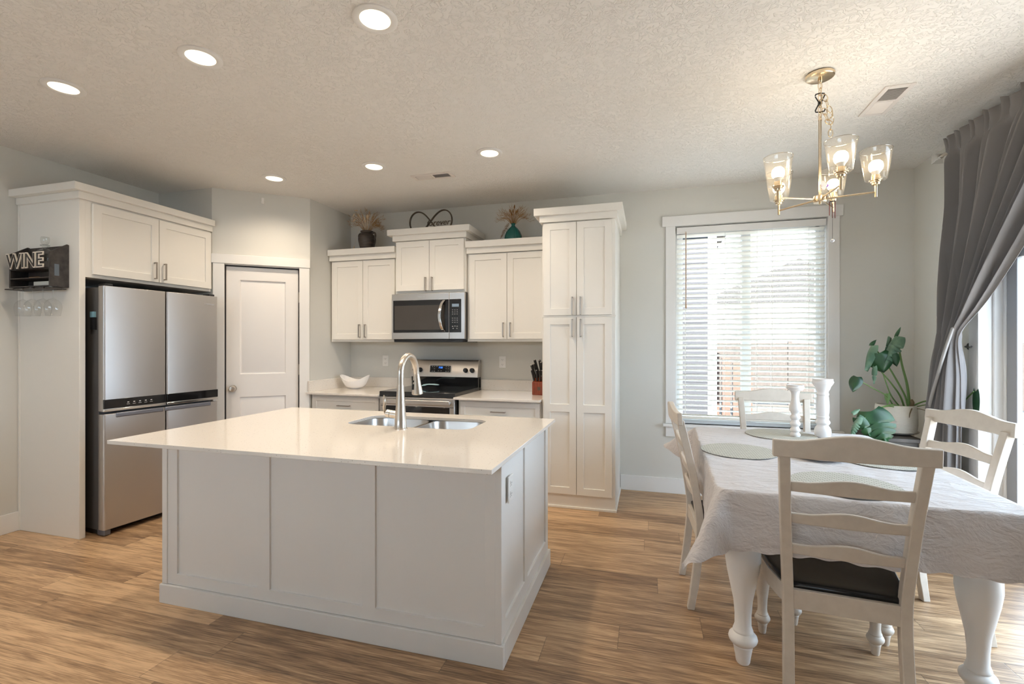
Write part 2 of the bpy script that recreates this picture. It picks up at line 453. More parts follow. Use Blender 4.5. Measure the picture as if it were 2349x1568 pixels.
def text_mesh(name, body, size, m, parent, M, extrude=.001, offset=0.0, align='CENTER', shear=0.0):
    cu = bpy.data.curves.new(name, 'FONT'); cu.body = body; cu.size = size; cu.extrude = extrude; cu.offset = offset; cu.align_x = align; cu.align_y = 'CENTER'; cu.shear = shear
    cu.resolution_u = 4
    t = bpy.data.objects.new(name + '_tmp', cu); COL.objects.link(t)
    bpy.context.view_layer.update()
    dg = bpy.context.evaluated_depsgraph_get(); me = bpy.data.meshes.new_from_object(t.evaluated_get(dg))
    bpy.data.objects.remove(t); bpy.data.curves.remove(cu)
    me.transform(M); me.materials.clear(); me.materials.append(m); me.name = name
    o = bpy.data.objects.new(name, me); COL.objects.link(o)
    if parent is not None:
        o.parent = parent
    return o


UPRIGHT = Matrix(((1, 0, 0, 0), (0, 0, -1, 0), (0, 1, 0, 0), (0, 0, 0, 1)))  # text plane xy -> xz facing -y


def smoothstep(a, b, x):
    t = max(0.0, min(1.0, (x - a) / (b - a))); return t * t * (3 - 2 * t)


def interp(pts, x):
    if x <= pts[0][0]:
        return pts[0][1]
    for (a, p), (b, q) in zip(pts[:-1], pts[1:]):
        if x <= b:
            return p + (q - p) * (x - a) / (b - a)
    return pts[-1][1]


def cr(pts, n):
    """Catmull-Rom through points"""
    P = [Vector(p) for p in pts]; P = [2 * P[0] - P[1]] + P + [2 * P[-1] - P[-2]]; out = []
    for i in range(1, len(P) - 2):
        for k in range(n):
            t = k / n; a, b, c, d = P[i - 1], P[i], P[i + 1], P[i + 2]
            out.append(.5 * ((2 * b) + (c - a) * t + (2 * a - 5 * b + 4 * c - d) * t * t + (3 * b - a - 3 * c + d) * t ** 3))
    out.append(P[-2]); return out


# ------------------------------------------------------------------ room shell
H = 2.79; XL, XR, YB, YR = -4.46, 2.065, 4.60, -3.2
FLO = struct(B((XL - .3, XR + .3, YR - .3, YB + .3, -.1, 0)).build('floor', m_floor))
struct(B((XL - .3, XR + .3, YR - .3, YB + .3, H, H + .12)).build('ceiling', m_ceil))
struct(B((XL - .15, XL, YR - .15, YB + .15, 0, H)).build('wall_left', m_wall))
WX0, WX1, WZ0, WZ1 = .237, 1.447, .640, 2.44            # back window opening
struct(B((XL, WX0, YB, YB + .15, 0, H), (WX1, XR + .15, YB, YB + .15, 0, H), (WX0, WX1, YB, YB + .15, 0, WZ0), (WX0, WX1, YB, YB + .15, WZ1, H)).build('wall_back', m_wall))
DY0, DY1, DZ = 1.75, 3.79, 2.46                          # sliding door opening in the right wall
struct(B((XR, XR + .15, DY1, YB + .15, 0, H), (XR, XR + .15, YR - .15, DY0, 0, H), (XR, XR + .15, DY0, DY1, DZ, H)).build('wall_right', m_wall))
FW0, FW1 = -4.3, -1.0                                     # unseen rear-wall window, added and sized to let sun onto the rug
struct(B((XL, FW0, YR - .15, YR, 0, H), (FW1, XR, YR - .15, YR, 0, H), (FW0, FW1, YR - .15, YR, 0, 1.8), (FW0, FW1, YR - .15, YR, 2.45, H)).build('wall_rear', m_wall))
# corner pantry
PA, PB = Vector((-3.82, 3.406)), Vector((-3.19, 3.935)); pang = math.atan2(PB.y - PA.y, PB.x - PA.x); PLn = (PB - PA).length
struct(B((XL, -3.82, 3.406, 3.50, 0, H)).build('wall_pantry_front', m_wall))
DS0, DS1, DZT = .106, .721, 2.09                         # pantry door opening along the diagonal
wd = MB(); wd.M = Matrix.Translation((PA.x, PA.y, 0)) @ Matrix.Rotation(pang, 4, 'Z')
wd.box(0, DS0 - .008, 0, .1, 0, H).box(DS1 + .008, PLn, 0, .1, 0, H).box(DS0 - .008, DS1 + .008, 0, .1, DZT + .008, H)
struct(wd.build('wall_pantry_diagonal', m_wall))
struct(B((-3.29, -3.19, 3.935, YB, 0, H)).build('wall_pantry_side', m_wall))
rug = B((-4.4, -.6, -2.6, -.45, .0005, .012)).build('bounce_rug', mat('cream_bounce_rug', (.82, .80, .77), .95), bevel=.003); tag(rug, 'large cream rug added behind the camera to bounce sunlight', 'rug')  # unseen rug added to bounce sun up to the ceiling
# baseboards
struct(B((XL, XL + .014, YR, 2.362, 0, .14)).build('baseboard_left', m_trim, bevel=.003))
struct(B((-.255, XR, YB - .014, YB, 0, .14)).build('baseboard_back', m_trim, bevel=.003))
struct(B((XR - .014, XR, 3.885, YB - .014, 0, .14)).build('baseboard_right', m_trim, bevel=.003))
struct(B((XL + .014, XR, YR, YR + .014, 0, .14)).build('baseboard_rear', m_trim, bevel=.003))

# back window
w1 = struct(B((WX0, WX0 + .035, YB + .05, YB + .12, WZ0, WZ1), (WX1 - .035, WX1, YB + .05, YB + .12, WZ0, WZ1), (WX0, WX1, YB + .05, YB + .12, WZ0, WZ0 + .035), (WX0, WX1, YB + .05, YB + .12, WZ1 - .035, WZ1),
              (.800, .872, YB + .055, YB + .115, WZ0, WZ1)).build('window_1', m_vinyl, bevel=.003))
for nm, a, b in (('sash', WX0 + .035, .800), ('sash', .872, WX1 - .035)):
    e1, e2 = (.03, .004) if a < .5 else (.004, .03)
    s = B((a, a + e1, YB + .065, YB + .105, WZ0 + .035, WZ1 - .035), (b - e2, b, YB + .065, YB + .105, WZ0 + .035, WZ1 - .035), (a, b, YB + .065, YB + .105, WZ0 + .035, WZ0 + .065), (a, b, YB + .065, YB + .105, WZ1 - .065, WZ1 - .035)).build('sash', m_vinyl, w1, bevel=.002)
    B((a + e1, b - e2, YB + .083, YB + .087, WZ0 + .065, WZ1 - .065)).build('pane', m_pane, s)
struct(B((WX0, WX0 + .002, YB, YB + .05, WZ0, WZ1), (WX1 - .002, WX1, YB, YB + .05, WZ0, WZ1), (WX0, WX1, YB, YB + .05, WZ1 - .002, WZ1)).build('trim_jamb_lining', m_trim))
t1 = struct(B((.150, WX0 - .003, YB - .019, YB, .642, WZ1), (WX1 + .003, 1.537, YB - .019, YB, .642, WZ1)).build('trim_1', m_trim, bevel=.002))
B((.120, 1.562, YB - .025, YB, WZ1, 2.534)).build('head_casing', m_trim, t1, bevel=.002)
B((.125, 1.562, YB - .045, YB + .05, .614, .640)).build('sill', m_trim, t1, bevel=.004)
B((.150, 1.537, YB - .019, YB, .522, .614)).build('apron', m_trim, t1, bevel=.002)

# pantry door
pd = thing('pantry_door', 'x', 'door', (PA.x, PA.y, 0), pang)
del pd['label'], pd['category']
pd.name = 'door_1'; struct(pd)
W_ = DS1 - DS0 - .006
mb = MB(); mb.panel(DS0 + .003, .012, [0, .112, W_ - .112, W_], [0, .19, .86, 1.075, DZT - .012 - .125, DZT - .012 - .003], {(1, 1), (1, 3)}, .022, .035, .013, .004)
mb.build('leaf', m_door, pd, bevel=.0015)
mb = MB()
for za, zb in ((.20, .872), (1.087, DZT - .125)):
    a, b = DS0 + .003 + .112, DS0 + .003 + W_ - .112
    s = .046; t_ = .012; q0 = [(a + t_, za + t_), (b - t_, za + t_), (b - t_, zb - t_), (a + t_, zb - t_)]; q1 = [(a + s, za + s), (b - s, za + s), (b - s, zb - s), (a + s, zb - s)]
    mb.loft([[(x, .0352, z) for x, z in q0], [(x, .0350, z) for x, z in q0], [(x, .0240, z) for x, z in q1]], True, True)
mb.build('raised_panel', m_door, pd)
mb = MB(); kx, kz = DS0 + .058, .955
mb.lathe([(.001, .022), (.032, .022), (.032, .014), (.012, .012), (.011, -.012), (.022, -.018), (.029, -.030), (.029, -.040), (.022, -.052), (.001, -.055)], (kx, 0, kz), 28, False, 'y')
kn = mb.build('knob', m_nickel, pd); kn['label'] = 'brushed nickel round door knob'
for hz in (1.82, 1.12, .22):
    hg = MB(); hg.lathe([(.001, -.05), (.007, -.05), (.007, .05), (.001, .05)], (DS1 + .004, .016, hz), 10)
    hg.build('hinge', m_nickel, pd)
B((DS0 - .007, DS0 - .0005, .012, .09, 0, DZT), (DS1 + .0005, DS1 + .007, .012, .09, 0, DZT), (DS0 - .007, DS1 + .007, .012, .09, DZT, DZT + .007)).build('jamb', m_dark, pd)
t2 = bpy.data.objects.new('trim_2', None); COL.objects.link(t2); t2.location = (PA.x, PA.y, 0); t2.rotation_euler = (0, 0, pang); struct(t2)
B((.010, DS0 - .006, -.018, 0, 0, 2.107), (DS1 + .006, PLn - .006, -.018, 0, 0, 2.107)).build('side_casing', m_trim, t2, bevel=.002)
B((-.002, PLn, -.024, 0, 2.107, 2.19)).build('head_casing', m_trim, t2, bevel=.002)
B((DS0 - .075, DS0 - .06, -.001, .003, .9, 1.0)).build('strike_plate', m_nickel, t2)

# sliding glass door in right wall
d2 = struct(B((XR + .10, XR + .148, DY1 - .045, DY1, 0, DZ), (XR + .10, XR + .148, DY0, DY0 + .045, 0, DZ), (XR + .10, XR + .148, DY0, DY1, DZ - .045, DZ), (XR + .10, XR + .148, DY0, DY1, 0, .04)).build('door_2', m_vinyl, bevel=.003))
B((XR + .085, XR + .148, DY0 + .045, DY1 - .045, 1.985, 2.105)).build('transom_bar', m_dframe, d2, bevel=.003)
ymid = (DY0 + DY1) / 2
for a, b, xo in ((ymid - .03, DY1 - .045, .105), (DY0 + .045, ymid + .03, .13)):
    s = B((XR + xo, XR + xo + .03, b - .085, b, .04, 1.985), (XR + xo, XR + xo + .03, a, a + .085, .04, 1.985), (XR + xo, XR + xo + .03, a, b, .04, .13), (XR + xo, XR + xo + .03, a, b, 1.90, 1.985)).build('sliding_panel', m_dframe, d2, bevel=.003)
    B((XR + xo + .013, XR + xo + .017, a + .085, b - .085, .13, 1.90)).build('pane', m_pane, s)
B((XR + .122, XR + .126, DY0 + .045, DY1 - .045, 2.105, DZ - .045)).build('transom_pane', m_pane, d2)
t3 = struct(B((XR - .020, XR, DY1 + .006, DY1 + .090, 0, DZ + .006), (XR - .020, XR, DY0 - .09, DY0 - .006, 0, DZ + .006), (XR - .026, XR, DY0 - .11, DY1 + .11, DZ + .006, DZ + .1)).build('trim_3', m_trim, bevel=.002))
jl = MB(); jl.box(XR - .02, XR + .10, DY1 - .004, DY1 + .006, 0, DZ).box(XR + .055, XR + .10, DY1 - .022, DY1 - .004, 0, DZ).box(XR - .02, XR + .1, DY0 - .006, DY0 + .004, 0, DZ).box(XR - .02, XR + .1, DY0, DY1, DZ, DZ + .006)
jl.build('jamb_lining', m_trim, t3, bevel=.002)
# unseen window added behind the camera to let sun and fill light in
w2 = struct(B(*[(FW0 + i * (FW1 - FW0) / 4 - .03, FW0 + i * (FW1 - FW0) / 4 + .03, YR - .11, YR - .04, 1.8, 2.45) for i in range(5)], (FW0, FW1, YR - .11, YR - .04, 1.8, 1.86), (FW0, FW1, YR - .11, YR - .04, 2.39, 2.45)).build('added_rear_window', m_vinyl))
B((FW0, FW1, YR - .08, YR - .075, 1.86, 2.39)).build('pane', m_pane, w2)
day_portal('portal_door', (XR + .16, (DY0 + DY1) / 2, DZ / 2), (0, PI / 2, 0), DZ, DY1 - DY0)
day_portal('portal_rear', ((FW0 + FW1) / 2, YR - .16, 2.12), (PI / 2, 0, 0), FW1 - FW0, .7)
day_portal('portal_back', ((WX0 + WX1) / 2, YB + .16, 1.54), (-PI / 2, 0, 0), WX1 - WX0, 1.8)


# ------------------------------------------------------------------ cabinet helpers (local frame: x along the face, y inwards, z up)
def handle_bar(x, z, L, vertical=True, y=-.020):
    m = MB(); h = L / 2
    if vertical:
        m.box(x - .005, x + .005, y - .030, y - .021, z - h, z + h).box(x - .004, x + .004, y - .022, y, z - h, z - h + .009).box(x - .004, x + .004, y - .022, y, z + h - .009, z + h)
    else:
        m.box(x - h, x + h, y - .030, y - .021, z - .005, z + .005).box(x - h, x - h + .009, y - .022, y, z - .004, z + .004).box(x + h - .009, x + h, y - .022, y, z - .004, z + .004)
    return m


def cab_door(root, x0, x1, z0, z1, hx, hz, hl=.135, name='door', rail=.057, mids=(), vertical=True, yf=-.020):
    w, h = x1 - x0, z1 - z0
    zs = [0, rail]
    for q in mids:
        zs += [q - z0 - .032, q - z0 + .032]
    zs += [h - rail, h]
    ins = {(1, j) for j in range(1, len(zs) - 1, 2)}
    mb = MB(); mb.panel(x0, z0, [0, rail, w - rail, w], zs, ins, yf, .019, .009, .001)
    d = mb.build(name, m_cab, root, bevel=.0012)
    hb = handle_bar(hx, hz, hl, vertical, yf).build('handle', m_pull, d, bevel=.0012)
    hb['label'] = 'brushed nickel bar pull'
    return d


def crown(root, x0, x1, yface, depth, z0, z1, sl=True, sr=True, zmid=None, p1=.018, p2=.060):
    """two-step crown: lower frieze z0..zmid, upper cap zmid..z1"""
    zm = zmid if zmid else (z0 + z1) / 2
    m = MB()
    a, b = (p1 if sl else 0), (p1 if sr else 0); c, d = (p2 if sl else 0), (p2 if sr else 0)
    m.box(x0 - a, x1 + b, yface - p1, depth, z0, zm)
    m.box(x0 - c, x1 + d, yface - p2 + .012, depth, zm, z1)
    return m.build('crown_molding', m_cab, root, bevel=.002)


# upper left cabinet
def upper(name, label, x0, x1, yf, z0, z1, zc, cap, hz, sl, sr, hl=.135, gap=.022):
    r = thing(name, label, 'cabinet', (x0, yf, z0)); w = x1 - x0; h = z1 - z0
    B((0, w, 0, YB - yf - .002, 0, h)).build('body', m_cab, r, bevel=.0015)
    mid = w / 2
    cab_door(r, gap, mid - .002, .024, h - .006, mid - .034, hz - z0, hl)
    cab_door(r, mid + .002, w - gap, .024, h - .006, mid + .034, hz - z0, hl)
    crown(r, 0, w, -.02, YB - yf - .002, h, cap - z0, sl, sr, zc - z0)
    return r


upper('wall_cabinet', 'two-door white upper cabinet beside the pantry corner, under the dark urn', -3.183, -2.412, 4.255, 1.39, 2.222, 2.275, 2.335, 1.50, False, False)
upper('wall_cabinet', 'short raised two-door white cabinet directly above the microwave', -2.408, -1.668, 4.215, 1.862, 2.375, 2.428, 2.486, 1.945, True, True, .135, .012)
upper('wall_cabinet', 'two-door white upper cabinet between microwave and tall pantry, under the teal vase', -1.664, -.868, 4.255, 1.39, 2.222, 2.275, 2.335, 1.50, False, False)

# tall pantry cabinet
r = thing('pantry_cabinet', 'tall white four-door pantry cabinet with crown, right of the kitchen counter', 'cabinet', (-.865, 3.94, 0)); w = .605; dp = YB - 3.94 - .002
B((0, w, 0, dp, 0, 2.385)).build('body', m_cab, r, bevel=.002)
B((-.001, w + .010, -.010, dp, 0, .020)).build('shoe_strip', m_cab, r, bevel=.003)
mid = .292
for a, b, hx in ((.014, mid - .002, mid - .034), (mid + .002, w - .026, mid + .034)):
    cab_door(r, a, b, 1.606, 2.379, hx, 1.682, .15)
    cab_door(r, a, b, .122, 1.588, hx, 1.50, .15, mids=(.835,))
crown(r, 0, w, -.02, dp, 2.385, 2.497, True, True, 2.437)
B((-.002, w + .004, -.012, .0, 1.590, 1.604)).build('divider_rail', m_cab, r)

# base cabinets
for nm, lab, x0, x1 in (('base_cabinet', 'white base cabinet left of the range with one wide drawer', -3.185, -2.418), ('base_cabinet', 'white base cabinet right of the range with one wide drawer', -1.632, -.874)):
    r = thing(nm, lab, 'cabinet', (x0, 3.955, 0)); w = x1 - x0
    B((0, w, 0, YB - 3.957, .10, .878), (0, w, .06, YB - 3.957, 0, .10)).build('body', m_cab, r, bevel=.0015)
    cab_door(r, .024, w - .012, .705, .858, w / 2, .778, .135, 'drawer', .040, (), False)
    mid = w / 2
    cab_door(r, .024, mid - .002, .115, .690, mid - .034, .60)
    cab_door(r, mid + .002, w - .012, .115, .690, mid + .034, .60)

# counters
c1 = B((-3.188, -2.405, 3.885, YB - .002, .880, .900)).build('countertop', m_quartz, bevel=.002); tag(c1, 'speckled white quartz counter left of the range, under the white bowl', 'countertop')
B((-3.188, -2.405, YB - .022, YB - .002, .900, 1.007), (-3.188, -3.168, 3.90, YB - .022, .900, 1.007)).build('backsplash', m_quartz, c1, bevel=.002)
c2 = B((-1.645, -.870, 3.860, YB - .002, .880, .900)).build('countertop', m_quartz, bevel=.002); tag(c2, 'speckled white quartz counter right of the range, holding the knife block', 'countertop')
B((-1.645, -.870, YB - .022, YB - .002, .900, 1.007)).build('backsplash', m_quartz, c2, bevel=.002)

# ------------------------------------------------------------------ refrigerator enclosure
r = thing('refrigerator_cabinet', 'tall white refrigerator surround with side panel and two doors above', 'cabinet', (-3.83, 2.364, 0), PI / 2)
dpt = -XL - 3.83 - .002
B((0, .038, 0, dpt, 0, 2.39)).build('side_panel', m_cab, r, bevel=.002)
B((-.006, 0.0, dpt - .016, dpt, 0, 2.39)).build('scribe_strip', m_cab, r)
B((.038, 1.040, .002, dpt, 1.842, 2.39)).build('body', m_cab, r, bevel=.0015)
cab_door(r, .075, .548, 1.866, 2.372, .512, 1.955, .135)
cab_door(r, .553, 1.028, 1.866, 2.372, .590, 1.955, .135)
crown(r, 0, 1.040, -.004, dpt, 2.385, 2.487, True, False, 2.435)

# refrigerator
fr = thing('refrigerator', 'stainless four-door refrigerator with black control strip', 'refrigerator', (-3.705, 2.437, 0), math.radians(85.26))
B((.010, .865, .075, .72, .035, 1.775)).build('body', m_fside, fr, bevel=.006)
sp = .4295


def fdoor(x0, x1, z0, z1, nm):
    m = MB(); rr_ = .014
    out = [(x0, .062), (x0, rr_)] + [(x0 + rr_ - rr_ * math.cos(a), rr_ - rr_ * math.sin(a)) for a in (PI / 6, PI / 3)] + [(x0 + rr_, 0), (x1 - rr_, 0)] + [(x1 - rr_ + rr_ * math.sin(a), rr_ - rr_ * math.cos(a)) for a in (PI / 6, PI / 3)] + [(x1, rr_), (x1, .062)]
    m.prism(out, z0, z1, 'z')
    return m.build(nm, m_fridge, fr, bevel=.002)


for x0, x1 in ((0, sp - .004), (sp + .004, .866)):
    d = fdoor(x0, x1, .888, 1.782, 'upper_door')
    B((x0 + .001, x1 - .001, -.0025, .060, .906, .972)).build('control_strip', m_bglass, d, bevel=.002)['label'] = 'glossy black control strip'
    B((x0 + .0005, x1 - .0005, -.003, .055, .886, .904)).build('edge_trim', m_chrome, d, bevel=.002)
    e_ = fdoor(x0, x1, .045, .868, 'lower_door')
    if x0 < .1:
        B((.075, sp - .022, -.006, .02, .838, .872)).build('handle', m_grey, e_, bevel=.008, seg=3)['label'] = 'blue grey pocket handle'
        mk = MB()
        for k in range(5):
            xx = .155 + k * .040
            mk.box(xx - .006, xx + .006, -.0034, -.0026, .938, .944).box(xx - .010, xx + .010, -.0034, -.0026, .926, .9285)
        mk.build('control_icons', m_ticon, d)
    else:
        B((sp - .012, .80, -.006, .02, .838, .872)).build('handle', m_grey, e_, bevel=.008, seg=3)['label'] = 'blue grey pocket handle'
        text_mesh('logo', 'Whirlpool', .021, m_chrome, d, Matrix.Translation((.785, -.0005, 1.71)) @ UPRIGHT, .001)
for x in (.03, .835):
    B((x - .022, x + .022, .012, .09, .003, .045)).build('foot', m_grey, fr, bevel=.006)
B((.02, .855, .10, .70, .004, .035)).build('kick_plate', m_dark, fr)
for a_ in (.02, .80):
    B((a_, a_ + .05, .02, .10, 1.782, 1.80)).build('hinge_cover', m_black, fr, bevel=.004)
mg = MB(); mg.box(-.002, .0095, .105, .155, 1.56, 1.60); mgo = mg.build('photo_magnet', m_magnet, None)
# magnet sits on the side of the body: place in world through the fridge frame
T_ = Matrix.Translation(fr.location) @ Matrix.Rotation(fr.rotation_euler.z, 4, 'Z')
mgo.data.transform(T_); tag(mgo, 'blue and black picture magnet on the dark refrigerator side', 'magnet')
mg = MB(); mg.box(-.0025, .0095, .095, .150, 1.47, 1.559); mg.bm.transform(T_); mg.build('dark_picture', m_black, mgo)

# ------------------------------------------------------------------ island
IX0, IX1, IY0, IY1 = -2.480, -.600, 1.921, 2.893
isl = thing('kitchen_island', 'white panelled kitchen island standing in the middle of the floor', 'kitchen island', (IX0, IY0, 0)); iw = IX1 - IX0; idp = IY1 - IY0
B((.012, iw - .012, .012, idp - .002, .0, .660), (.012, iw - .012, .012, .40, .66, .878), (.012, iw - .012, .90, idp - .002, .66, .878), (.012, .5, .4, .90, .66, .878), (iw - .25, iw - .012, .4, .90, .66, .878)).build('carcass', m_island, isl)
mb = MB(); mb.panel(0, .10, [0, .092, .613, .685, 1.207, 1.275, 1.805, iw], [0, .058, .778], {(1, 1), (3, 1), (5, 1)}, 0, .012, .010, .001); mb.build('front_panel', m_island, isl, bevel=.001)
for a_, b_ in ((-.004, .030), (iw - .026, iw + .004)):
    B((a_, b_, -.006, .012, .10, .878)).build('corner_strip', m_island, isl, bevel=.002)
mb = MB(); mb.M = Matrix.Translation((iw, .006, 0)) @ Matrix.Rotation(PI / 2, 4, 'Z')
mb.panel(0, .10, [0, .058, .398, .454, .900, idp - .008], [0, .07, .778], {(1, 1), (3, 1)}, 0, .012, .010, .001); mb.build('side_panel', m_island, isl, bevel=.001)
mb = MB(); mb.M = Matrix.Translation((0, idp, 0)) @ Matrix.Rotation(-PI / 2, 4, 'Z')
mb.panel(0, .10, [0, .06, .45, .51, .90, idp - .006], [0, .07, .778], {(1, 1), (3, 1)}, 0, .012, .010, .001); mb.build('side_panel', m_island, isl, bevel=.001)
bb = MB()
bb.box(-.014, iw + .014, -.014, .012, 0, .098).box(-.014, .012, .012, idp, 0, .098).box(iw - .012, iw + .014, .012, idp + .012, 0, .098)
bb.build('baseboard', m_island, isl, bevel=.002)
B((.02, iw - .02, idp - .002, idp + .016, .12, .86)).build('rear_doors', m_cab, isl, bevel=.002)

# island top with sink cut-out
CX0, CX1, CY0, CY1 = -2.536, -.562, 1.682, 2.937; SX0, SX1, SY0, SY1, SR = -1.735, -.945, 2.418, 2.785, .085


def rrect(x0, x1, y0, y1, r, n=6):
    P = []
    for cx, cy, a0 in ((x1 - r, y0 + r, -PI / 2), (x1 - r, y1 - r, 0), (x0 + r, y1 - r, PI / 2), (x0 + r, y0 + r, PI)):
        for i in range(n + 1):
            a = a0 + PI / 2 * i / n; P.append((cx + r * math.cos(a), cy + r * math.sin(a)))
    return P


def hole_slab(x0, x1, y0, y1, z0, z1, hole):
    m = MB(); outer = [(x1, y0), (x1, y1), (x0, y1), (x0, y0)]; n = len(hole); q = n // 4
    for z, flip in ((z1, False), (z0, True)):
        Hv = [m.v((x, y, z)) for x, y in hole]; O = [m.v((x, y, z)) for x, y in outer]
        for k in range(4):
            seg = Hv[k * q:(k + 1) * q]
            for i in range(len(seg) - 1):
                m.f([O[k], seg[i + 1], seg[i]])
            nxt = Hv[((k + 1) * q) % n]; m.f([O[k], O[(k + 1) % 4], nxt, seg[-1]])
    for loop in (outer, hole):
        for i in range(len(loop)):
            j = (i + 1) % len(loop); m.f([m.v((*loop[i], z0)), m.v((*loop[j], z0)), m.v((*loop[j], z1)), m.v((*loop[i], z1))])
    bmesh.ops.remove_doubles(m.bm, verts=m.bm.verts, dist=1e-6)
    return m


ct = hole_slab(CX0, CX1, CY0, CY1, .881, .900, rrect(SX0, SX1, SY0, SY1, SR)).build('island_countertop', m_quartz, bevel=.002)
tag(ct, 'large speckled white quartz worktop lying on the kitchen island', 'countertop')
# sink
snk = thing('kitchen_sink', 'stainless double bowl sink set into the island worktop', 'sink', ((SX0 + SX1) / 2, (SY0 + SY1) / 2, .68))
xm = -1.315


def bowl(x0, x1, nm):
    m = MB()
    lay = [(.880, 0.0, SR), (.872, .002, SR), (.74, .012, SR), (.705, .03, SR * .9), (.695, .07, SR * .7)]
    m.loft([[(x, y, z) for x, y in rrect(x0 + i_, x1 - i_, SY0 - .006 + i_, SY1 + .006 - i_, r_)] for z, i_, r_ in lay], True, False)
    P = rrect(x0 + .07, x1 - .07, SY0 + .064, SY1 - .064, SR * .7); m.f([m.v((x, y, .695)) for x, y in P])
    bmesh.ops.remove_doubles(m.bm, verts=m.bm.verts, dist=1e-6)
    o = m.build(nm, m_steel, snk, world=True, solid=.0012)
    d_ = MB(); d_.lathe([(.001, .6975), (.028, .6975), (.042, .700), (.046, .6965)], ((x0 + x1) / 2, (SY0 + SY1) / 2, 0), 24, False)
    d_.build('drain', m_chrome, snk, world=True)
    return o


bowl(SX0 - .004, xm - .012, 'bowl'); bowl(xm + .012, SX1 + .004, 'bowl')
mb = MB(); mb.prism([(xm - .013, .862), (xm + .013, .862), (xm + .013, .872), (xm, .876), (xm - .013, .872)], SY0, SY1, 'y'); mb.build('divider', m_steel, snk, world=True, bevel=.003)

# faucet
fx, fy = -1.320, 2.360
fc = thing('faucet', 'tall brushed nickel pull-down faucet on the island', 'faucet', (fx, fy, .900))
mb = MB(); mb.lathe([(.001, 0), (.036, 0), (.036, .004), (.033, .008), (.031, .06), (.026, .12), (.021, .20), (.0195, .242)], (0, 0, 0), 28); mb.build('body', m_nickel, fc)
path = [(0, 0, .242), (0, 0, .30)] + [(0, .092 - .092 * math.cos(a), .30 + .100 * math.sin(a)) for a in [PI * i / 14 for i in range(1, 14)]] + [(0, .186, .292)]
mb = MB(); mb.tube(path, .0185, 18); mb.build('spout', m_nickel, fc)
mb = MB(); mb.M = Matrix.Translation((0, .186, .292)) @ Matrix.Rotation(math.radians(7), 4, 'X')
mb.lathe([(.001, 0.0), (.0185, 0), (.0195, -.015), (.024, -.06), (.032, -.105), (.033, -.118), (.029, -.122), (.001, -.120)], (0, 0, 0), 28, False); sh = mb.build('spray_head', m_nickel, fc)
mb = MB(); mb.M = Matrix.Translation((0, .186, .292)) @ Matrix.Rotation(math.radians(7), 4, 'X') @ Matrix.Rotation(math.radians(-18), 4, 'Z')
mb.ball((-.006, -.0205, -.042), .0075, 8).tube([(-.006, -.0235, -.058), (-.006, -.0275, -.090)], .008, 10); mb.build('button', m_black, sh)
mb = MB(); mb.tube([(-.018, 0, .075), (-.060, 0, .080)], .021, 20).tube([(-.0625, 0, .0803), (-.085, 0, .083)], .021, 20); ho = mb.build('valve', m_nickel, fc)
mb = MB(); mb.tube(cr([(-.080, -.002, .072), (-.094, -.004, .085), (-.098, -.006, .115), (-.092, -.008, .145), (-.098, -.010, .185)], 5), [.010] * 5 + [.012] * 5 + [.016] * 5 + [.018] * 3 + [.014, .009, .004], 12, flat=.45); mb.build('lever', m_nickel, fc)

# ------------------------------------------------------------------ range
RX0, RX1 = -2.400, -1.648
rg = thing('range', 'stainless freestanding electric range with black glass cooktop', 'range', (RX0, 3.905, 0)); rw = RX1 - RX0; rd = YB - 3.905 - .004
B((.004, rw - .004, .03, rd, .03, .885)).build('body', m_fside, rg, bevel=.003)
B((0, rw, .0, rd - .06, .888, .932)).build('cooktop', m_bglass, rg, bevel=.004)['label'] = 'glossy black glass cooktop'
B((-.001, rw + .001, -.002, .0, .888, .930)).build('front_edge', m_black, rg, bevel=.001)
# door
od = B((.004, rw - .004, .0, .03, .20, .884)).build('oven_door', m_steel, rg, bevel=.004)
B((.050, rw - .050, -.0025, .02, .30, .800)).build('window', m_oven, od, bevel=.003)['label'] = 'black oven window'
B((.012, rw - .012, -.0015, .01, .799, .803)).build('seam', m_dark, od)
mb = MB(); mb.box(.030, rw - .030, -.052, -.030, .822, .866).box(.030, .056, -.03, .0, .83, .858).box(rw - .056, rw - .03, -.03, .0, .83, .858); mb.build('handle', m_steel, od, bevel=.006, seg=3)
B((.004, rw - .004, .0, .03, .045, .19)).build('drawer', m_steel, rg, bevel=.004)
for x in (.05, rw - .05):
    B((x - .02, x + .02, .08, .12, 0.001, .03), (x - .02, x + .02, rd - .1, rd - .06, 0.001, .03)).build('foot', m_black, rg)
# back guard
bg = MB(); bg.prism([(rd - .075, .925), (rd - .085, 1.035), (rd - .020, 1.04), (rd, 1.04), (rd, .925)], .006, rw - .006, 'x'); bg.build('back_guard', m_bglass, rg)
cp = MB(); cp.prism([(rd - .108, 1.030), (rd - .078, 1.192), (rd - .068, 1.205), (rd - .01, 1.206), (rd, 1.20), (rd, 1.030)], 0, rw, 'x'); cpo = cp.build('control_panel', m_steel, rg, bevel=.003)
tilt = math.atan2(.030, .162)
PM = Matrix.Translation((0, rd - .093, 1.111)) @ Matrix.Rotation(-tilt, 4, 'X')
for kx_ in (.055, .115, .620, .690):
    mb = MB(); mb.M = PM @ Matrix.Translation((kx_, 0, -.012))
    mb.lathe([(.001, .0), (.024, 0), (.024, -.006), (.021, -.026), (.018, -.030), (.001, -.030)], (0, 0, 0), 22, False, 'y'); mb.box(-.0045, .0045, -.036, -.028, -.019, .019)
    kb = mb.build('knob', m_black, cpo)
    kb['label'] = 'black burner knob'
mb = MB(); mb.M = PM; mb.box(.225, .455, -.003, .003, -.034, .034); ds = mb.build('display', m_bglass, cpo, bevel=.001); ds['label'] = 'black clock display panel'
